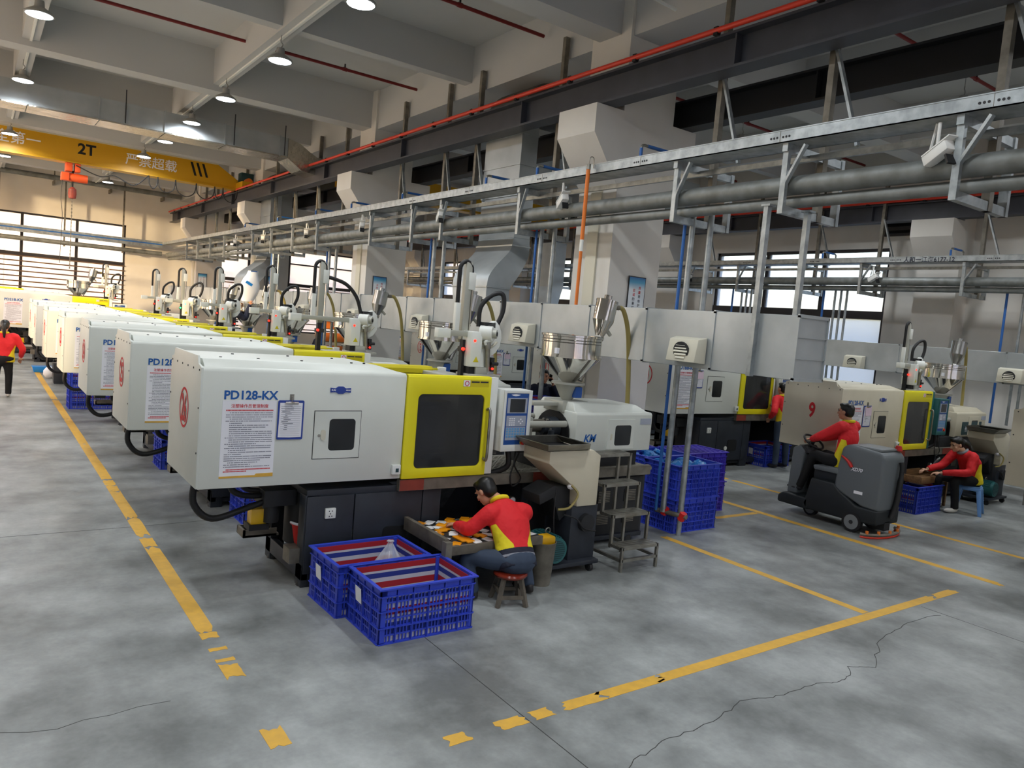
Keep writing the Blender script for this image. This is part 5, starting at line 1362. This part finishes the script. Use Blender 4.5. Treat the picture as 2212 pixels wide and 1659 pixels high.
MB().box(.2, .0, .08, .34, .2, .2).build('squeegee_mount', 'dark', t)
MB().tube(spl([(.38, -.03, 1.0), (.38, -.05, .9), (.36, -.05, .6), (.34, -.04, .4), (.3, -.02, .25)], 6), [.03] * 9 + [.038] * 16, 10).build('drain_hose', 'rubber', t, smooth=50)
MB().cyl((.48, .08, 1.14), (.48, .08, 1.2), .05, .035, 16).build('beacon', 'red', t, smooth=40)
MB().tube(spl([(-.014, .42, .86), (-.014, .48, .93), (-.012, .58, .99)], 6), [.022 * (1 - .9 * abs(k / 12 - .25)) + .003 for k in range(13)], 6).build('red_swoosh', 'red', t)
text('XD70', .07, 'paper', t, (-.0085, .35, .84), FX, width=.16, shear=.3); MB().box(-.004, .24, .52, .002, .36, .56).build('brand_plate', 'paper', t)
# ---------------------------------------------------------------- small things on the floor
t = thing('plastic_basin', 'turquoise basin on the floor at the far machines', 'basin', (1.6, 23.7, 0)); MB().loft([[(x * .9, y * .9, 0) for x, y in ((-.28, -.2), (.28, -.2), (.28, .2), (-.28, .2))], [(x, y, .16) for x, y in ((-.3, -.22), (.3, -.22), (.3, .22), (-.3, .22))]]).build('basin', 'bluebag', t, bev=.01)
t = thing('waste_bin', 'dark square bin beside the far yellow line', 'bin', (1.78, 21.1, 0)); MB().loft([[(x * .85, y * .85, 0) for x, y in ((-.2, -.2), (.2, -.2), (.2, .2), (-.2, .2))], [(x, y, .5) for x, y in ((-.2, -.2), (.2, -.2), (.2, .2), (-.2, .2))]]).build('bin', 'navy', t, bev=.01)
t = thing('white_sack', 'small white sack slumped beside the far dark bin', 'sack', (1.62, 22.2, 0)); MB().ell((0, 0, .14), (.16, .13, .16), 10).build('sack', 'sack', t, smooth=50)
# ---------------------------------------------------------------- people
WS = bpy.data.scenes.new('workbench')           # scratch scene: only the mesh being remeshed is evaluated
def remesh(mb, vox, it=6, name='body'):
    o = bpy.data.objects.new('tmp', mb.mesh(name=name)); WS.collection.objects.link(o)
    r = o.modifiers.new('r', 'REMESH'); r.mode = 'VOXEL'; r.voxel_size = vox
    s = o.modifiers.new('s', 'SMOOTH'); s.factor = .5; s.iterations = it
    WS.view_layers[0].update()
    dg = WS.view_layers[0].depsgraph
    me = bpy.data.meshes.new_from_object(o.evaluated_get(dg))
    bpy.data.objects.remove(o)
    me.polygons.foreach_set('use_smooth', [True] * len(me.polygons))
    me.name = name
    return me
def V(*a): return Vector(a)
def hand(mb, wrist, d, palm_n, curl=.6, sc_=1.0, thumb=1):
    """palm and five fingers; d: direction of the hand, palm_n: normal out of the palm"""
    d = d.normalized(); pn = (palm_n - d * palm_n.dot(d)).normalized(); s = d.cross(pn) * thumb
    p = wrist + d * .045 * sc_
    R_ = Matrix((s, d, pn)).transposed().to_euler()
    mb.ell(p, (.04 * sc_, .052 * sc_, .018 * sc_), 10, R_)
    for k, (off, ln) in enumerate(((-.03, .062), (-.011, .075), (.009, .08), (.028, .07))):
        b = p + d * .042 * sc_ + s * off * sc_
        m1 = b + (d * math.cos(curl * .6) + pn * math.sin(curl * .6)) * ln * .5 * sc_
        m2 = m1 + (d * math.cos(curl * 1.7) + pn * math.sin(curl * 1.7)) * ln * .5 * sc_
        mb.tube([b - d * .01, b, m1, m2], [.0095, .0095, .009, .0075], 8)
    b = p + s * .03 * sc_ - d * .015 * sc_
    mb.tube([b, b + (s * .7 + d * .6 + pn * .3).normalized() * .035, b + (s * .35 + d * 1.0 + pn * .6).normalized() * .065], [.012, .011, .008], 8)
def head(mb, c, f, up):
    f = f.normalized(); r = f.cross(up).normalized(); up = r.cross(f)
    E_ = Matrix((r, f, up)).transposed().to_euler()
    q = lambda a, b, d: c + r * a + f * b + up * d
    mb.ell(q(0, -.008, .028), (.076, .094, .088), 16, E_); mb.ell(q(0, .028, -.045), (.058, .06, .072), 14, E_); mb.ell(q(0, .06, -.088), (.028, .024, .02), 10, E_)
    mb.ell(q(0, .095, -.02), (.013, .018, .026), 10, E_); mb.ell(q(0, .108, -.032), (.016, .014, .011), 8, E_)
    for s in (-1, 1):
        mb.ell(q(s * .077, -.008, -.012), (.011, .02, .031), 10, E_); mb.ell(q(s * .032, .079, .022), (.026, .012, .009), 8, E_); mb.ell(q(s * .045, .062, -.028), (.022, .02, .02), 8, E_)
    mb.ell(q(0, .083, -.066), (.022, .012, .009), 8, E_)
    return r, f, up, E_, q
def person(label, J, jacket='jacket', trouser='blacktrouser', skin='skin', shoes='shoedark', panel=True, hem=False, hair='short', curlL=.6, curlR=.6, hd=None, vox=.009, collar='jacketyellow', scale=1.0, face=True, palmL=None, palmR=None, fat=1.0, extra=None):
    t = thing('person', label, 'person', (J['pel'][0], J['pel'][1], J.get('floor', 0)))
    O = t.location.copy()
    j = {k: V(*v) - O for k, v in J.items() if isinstance(v, tuple)}
    pel, ch, nk, hc = j['pel'], j['chest'], j['neck'], j['head']
    f_head = V(*hd) if hd else V(0, 1, 0)
    up_h = V(*J['hup']) if 'hup' in J else V(0, 0, 1)
    body = MB()
    r, f, up, E_, q = head(body, hc, f_head, up_h)
    rs = (j['sR'] - j['sL']).normalized()
    def torso(m, k, hips=True, low=0.0):
        ax_ = [pel - (ch - pel).normalized() * low, pel, pel.lerp(ch, .5), ch, ch.lerp(nk, .62), nk]
        wd = [.168, .17, .155, .175, .15, .06]; dp = [.115, .118, .11, .118, .095, .055]
        if low == 0: ax_, wd, dp = ax_[1:], wd[1:], dp[1:]
        pts = spl(ax_, 4); n = len(pts); rings = []
        for i, p in enumerate(pts):
            u = i / (n - 1) * (len(wd) - 1); a = min(int(u), len(wd) - 2); b = u - a
            w_ = (wd[a] * (1 - b) + wd[a + 1] * b) * k * fat; d_ = (dp[a] * (1 - b) + dp[a + 1] * b) * k * fat
            tg = (pts[min(i + 1, n - 1)] - pts[max(i - 1, 0)]).normalized()
            x = (rs - tg * rs.dot(tg)).normalized(); y = tg.cross(x)
            rings.append([p + x * w_ * math.cos(2 * PI * s / 20) + y * d_ * math.sin(2 * PI * s / 20) for s in range(20)])
        m.loft(rings)
    torso(body, .8)
    body.tube([nk.lerp(ch, .25), nk, nk.lerp(hc, .55)], [.06, .052, .05], 12)
    for s in 'LR':
        body.tube([j['s' + s], j['e' + s], j['w' + s]], [.045, .036, .027], 10)
        d = (j['w' + s] - j['e' + s]).normalized()
        pn = palmL if s == 'L' else palmR
        hand(body, j['w' + s], V(*J['hd' + s]) if 'hd' + s in J else d, V(*pn) if pn else V(0, 0, -1), curlL if s == 'L' else curlR, 1.0, 1 if s == 'L' else -1)
        body.tube([pel + rs * (-.09 if s == 'L' else .09), j['k' + s], j['a' + s]], [.07, .05, .036], 10)
    link('body', remesh(body, vox, 3), skin, t)
    # jacket
    jk = MB(); torso(jk, 1.0, low=.07)
    for s in 'LR':
        sh = j['s' + s]
        jk.tube(spl([sh.lerp(nk.lerp(ch, .3), .5), sh, sh.lerp(j['e' + s], .5), j['e' + s], j['e' + s].lerp(j['w' + s], .55), j['e' + s].lerp(j['w' + s], .94)], 3),
                [.07, .075, .08, .08, .076, .073, .07, .068, .066, .064, .062, .058, .055, .052, .046, .042][:16], 12)
    me = remesh(jk, .013, 5, 'jacket')
    mats = [jacket]
    if panel:
        mats = ['jacket_hem' if hem else 'jacket_panel']
        ax_ = ch - pel; L = ax_.length; ax_.normalize(); fw = ax_.cross(rs) * -1
        pv, hv = [], []
        for vt in me.vertices:
            c = vt.co; v = c - pel; tt = v.dot(ax_); lat = v.dot(rs); fo = v.dot(fw)
            ad = 1.0
            for s in 'LR':
                a, b = j['s' + s], j['e' + s]; ab = b - a
                k = max(0, min(1, (c - a).dot(ab) / ab.length_squared)); ad = min(ad, (c - (a + ab * k)).length - .095)
                a, b = j['e' + s], j['w' + s]; ab = b - a; k = max(0, min(1, (c - a).dot(ab) / ab.length_squared)); ad = min(ad, (c - (a + ab * k)).length - .09)
            top = L * .98
            wide = .03 + .085 * max(0, min(1, (top - tt) / (L * .9)))
            pv.append(min(wide - abs(fo - .025), abs(lat) - .07, top - tt, ad)); hv.append(max(0, min(1, (tt + .01) / .1)) if ad > 0 else 1)
        me.attributes.new('panel', 'FLOAT', 'POINT').data.foreach_set('value', pv)
        me.attributes.new('hem', 'FLOAT', 'POINT').data.foreach_set('value', hv)
    link('jacket', me, mats, t)
    if collar:
        MB().tube([nk + (nk - ch).normalized() * .005 + rs * .068 * math.cos(a) + (rs.cross((nk - ch).normalized())) * .068 * math.sin(a) for a in [2 * PI * k / 20 for k in range(21)]], .022, 8).build('collar', collar, t, smooth=60)
    # trousers
    tr = MB(); tr.ell(pel, (.17 * fat, .135 * fat, .13), 14, Matrix((rs, rs.cross(V(0, 0, 1)) * -1, V(0, 0, 1))).transposed().to_euler())
    for s in 'LR':
        h_ = pel + rs * (-.088 if s == 'L' else .088)
        tr.tube(spl([h_, h_.lerp(j['k' + s], .5), j['k' + s], j['k' + s].lerp(j['a' + s], .5), j['a' + s]], 4), [.098, .096, .094, .09, .086, .08, .075, .074, .07, .068, .066, .064, .062, .06, .058, .058, .058], 12)
    link('trousers', remesh(tr, .014, 4, 'trousers'), trouser, t)
    for s in 'LR':
        a = j['a' + s]; td = V(*J['toe']) if 'toe' in J else V(0, 1, 0)
        E2 = Matrix((td.cross(V(0, 0, 1)), td, V(0, 0, 1))).transposed().to_euler()
        sh = MB().ell(a + td * .07 + V(0, 0, -.025), (.045, .135, .038), 14, E2).ell(a + V(0, 0, -.005), (.042, .055, .05), 10, E2)
        link('shoe', remesh(sh, .012, 3, 'shoe'), shoes, t)
    # hair
    hm = MB(); hm.ell(q(0, -.022, .045), (.086, .098, .085), 16, E_); hm.ell(q(0, -.05, .0), (.08, .068, .085), 14, E_)
    if hair == 'short': hm.ell(q(0, .045, .092), (.062, .05, .03), 10, E_)
    if hair in ('pony', 'long'):
        hm.ell(q(0, .04, .088), (.066, .05, .035), 10, E_)
        if hair == 'pony': hm.tube(spl([q(0, -.11, .03), q(0, -.15, -.03), q(.01, -.15, -.14), q(.01, -.13, -.25)], 4), [.035, .04, .042, .042, .04, .04, .038, .036, .034, .03, .025, .02, .012], 10)
        else: hm.tube(spl([q(0, -.10, .02), q(.0, -.16, -.08), q(.0, -.17, -.2), q(0, -.15, -.3)], 4), [.05, .06, .065, .068, .068, .066, .064, .06, .055, .05, .04, .03, .02], 12)
    link('hair', remesh(hm, .012, 3, 'hair'), 'hair', t)
    if face:
        for s in (-1, 1):
            MB().ell(q(s * .031, .083, .008), (.014, .007, .006), 8, E_).build('eye', 'ink', t, smooth=60)
            MB().tube([q(s * .048, .083, .026), q(s * .03, .092, .032), q(s * .014, .092, .028)], .0045, 6).build('eyebrow', 'hair', t)
        MB().ell(q(0, .093, -.064), (.022, .006, .004), 8, E_).build('mouth', 'rustred', t, smooth=60)
    return t
person('worker in red and yellow jacket bent over the orange parts, back to us',
       dict(pel=(3.86, 5.05, .36), chest=(3.88, 5.22, .63), neck=(3.86, 5.37, .81), head=(3.78, 5.49, .87), sL=(3.69, 5.27, .73), sR=(4.06, 5.25, .72), eL=(3.55, 5.36, .58), wL=(3.56, 5.60, .55), eR=(4.15, 5.42, .58), wR=(3.86, 5.62, .55), hdR=(-.8, .5, -.1),
            kL=(3.50, 5.28, .36), kR=(4.15, 5.36, .38), aL=(3.55, 5.22, .06), aR=(4.10, 5.15, .06), hup=(-.1, .5, .85), toe=(-.2, .97, 0)), trouser='denim', hem=True, hd=(-.25, .75, -.6), curlL=.9, curlR=.9, vox=.008, fat=1.12)
person('driver in red and yellow jacket sitting on the floor scrubber',
       dict(pel=(9.9, 5.68, .86), chest=(9.9, 5.63, 1.2), neck=(9.9, 5.66, 1.43), head=(9.9, 5.72, 1.56), sL=(9.72, 5.66, 1.36), sR=(10.08, 5.66, 1.36), eL=(9.68, 5.92, 1.19), wL=(9.80, 6.13, 1.1), eR=(10.12, 5.92, 1.19), wR=(10.0, 6.13, 1.1),
            kL=(9.78, 6.05, .88), kR=(10.02, 6.05, .88), aL=(9.78, 6.22, .40), aR=(10.02, 6.22, .40), hdL=(.25, .9, -.1), hdR=(-.25, .9, -.1)), hd=(-.12, 1, 0), curlL=1.1, curlR=1.1, vox=.009)
person('girl with long dark hair in red jacket sitting on the blue stool',
       dict(pel=(12.97, 5.26, .54), chest=(12.93, 5.30, .80), neck=(12.82, 5.38, .98), head=(12.72, 5.44, 1.08), sR=(12.94, 5.54, .91), sL=(12.80, 5.20, .91), eR=(12.76, 5.64, .70), wR=(12.50, 5.74, .63), eL=(12.66, 5.18, .68), wL=(12.44, 5.50, .62),
            kR=(12.58, 5.58, .52), kL=(12.60, 5.34, .52), aR=(12.62, 5.58, .07), aL=(12.66, 5.32, .07), toe=(-.9, .4, 0), hup=(-.3, .12, .95)), hd=(-.85, .45, -.35), hair='long', shoes='shoe', collar='stripegrey', skin='skin_pale', fat=1.12)
person('man in red and yellow jacket and jeans standing at machine 10',
       dict(pel=(12.92, 8.72, .90), chest=(12.92, 8.74, 1.2), neck=(12.90, 8.76, 1.43), head=(12.89, 8.80, 1.56), sL=(12.73, 8.80, 1.36), sR=(13.10, 8.68, 1.36), eL=(12.56, 8.70, 1.12), wL=(12.70, 8.88, .98), eR=(13.20, 8.66, 1.1), wR=(13.22, 8.8, .9),
            kL=(12.82, 8.74, .48), kR=(13.08, 8.72, .48), aL=(12.80, 8.72, .07), aR=(13.12, 8.72, .07)), trouser='denim', hd=(.2, 1, 0), vox=.011, face=False)
person('woman with ponytail in red jacket walking away at the left edge',
       dict(pel=(.50, 18.3, .80), chest=(.51, 18.32, 1.1), neck=(.52, 18.33, 1.32), head=(.53, 18.34, 1.46), sL=(.33, 18.32, 1.24), sR=(.71, 18.32, 1.24), eL=(.22, 18.36, 1.0), wL=(.25, 18.5, .8), eR=(.84, 18.34, 1.0), wR=(.82, 18.5, .82),
            kL=(.40, 18.34, .45), kR=(.62, 18.36, .45), aL=(.38, 18.3, .07), aR=(.62, 18.4, .07)), hd=(.15, 1, -.1), hair='pony', vox=.012, face=False, shoes='shoe', fat=1.28)
person('man in dark sweater holding a phone to his ear behind the hopper',
       dict(pel=(7.68, 9.78, .88), chest=(7.68, 9.77, 1.2), neck=(7.68, 9.76, 1.42), head=(7.68, 9.73, 1.56), sL=(7.87, 9.78, 1.35), sR=(7.49, 9.76, 1.35), eL=(7.98, 9.62, 1.16), wL=(7.82, 9.66, 1.44), eR=(7.42, 9.74, 1.1), wR=(7.44, 9.65, .85), hdL=(-.25, .1, 1),
            kL=(7.78, 9.78, .47), kR=(7.58, 9.78, .47), aL=(7.78, 9.78, .07), aR=(7.58, 9.78, .07), toe=(0, -1, 0)), jacket='navycloth', panel=False, hd=(-.55, -.84, -.05), collar='navycloth', palmL=(-1, 0, 0), curlL=1.0)
ph_ = MB().obox((7.775, 9.68, 1.545), (.01, .06, .12), (.2, -.1, .2)).build('mobile_phone', 'black', None, bev=.003); tag(ph_, 'black mobile phone held by the man in the dark sweater', 'phone')
person('man with dark hair and grey shirt seen behind the long-armed robot',
       dict(pel=(8.3, 21.4, .88), chest=(8.3, 21.4, 1.2), neck=(8.3, 21.4, 1.43), head=(8.27, 21.38, 1.57), sR=(8.3, 21.58, 1.36), sL=(8.3, 21.22, 1.36), eR=(8.2, 21.6, 1.1), wR=(8.0, 21.5, 1.0), eL=(8.2, 21.2, 1.1), wL=(8.0, 21.25, 1.0),
            kR=(8.3, 21.5, .47), kL=(8.3, 21.3, .47), aR=(8.3, 21.5, .07), aL=(8.3, 21.3, .07), toe=(-1, 0, 0)), jacket='navycloth', panel=False, hd=(-1, -.2, 0), vox=.013, collar='skin', face=False)
person('person in dark blue emptying a white sack into a hopper',
       dict(floor=.77, pel=(4.62, 17.35, 1.62), chest=(4.65, 17.45, 1.92), neck=(4.66, 17.52, 2.14), head=(4.68, 17.56, 2.28), sL=(4.52, 17.60, 2.07), sR=(4.80, 17.36, 2.07), eL=(4.7, 17.85, 1.98), wL=(4.95, 17.9, 2.2), eR=(5.0, 17.4, 1.98), wR=(5.15, 17.6, 2.3),
            kL=(4.52, 17.2, 1.2), kR=(4.70, 17.2, 1.2), aL=(4.52, 17.15, .84), aR=(4.70, 17.15, .84), toe=(.3, .95, 0)), jacket='navycloth', trouser='navycloth', panel=False, hd=(.8, .6, 0), vox=.013, collar=None, face=False)
t = thing('material_sack', 'white sack with blue print tipped into the chrome hopper', 'sack', (5.24, 18.02, 2.36))
rg = []
for k in range(9):
    u = k / 8; z = u * .72; w_ = .12 + .1 * math.sin(PI * min(1, u * 1.1)); rg.append([(-.04 + .1 * u + w_ * math.cos(a) * (1 + .08 * math.sin(3 * a + k)), .7 * w_ * math.sin(a), z) for a in [2 * PI * s / 20 for s in range(20)]])
MB().loft(rg).build('sack_body', 'sack', t, smooth=60)
MB().obox((-.06, -.152, .42), (.16, .01, .06), (0, .5, 0)).build('blue_print', 'bluebag', t); MB().obox((.02, -.14, .34), (.1, .01, .06), (0, -.5, 0)).build('blue_print', 'panelblue', t); MB().obox((.06, -.08, .71), (.14, .02, .02)).build('blue_seam', 'panelblue', t)
bpy.data.scenes.remove(WS)
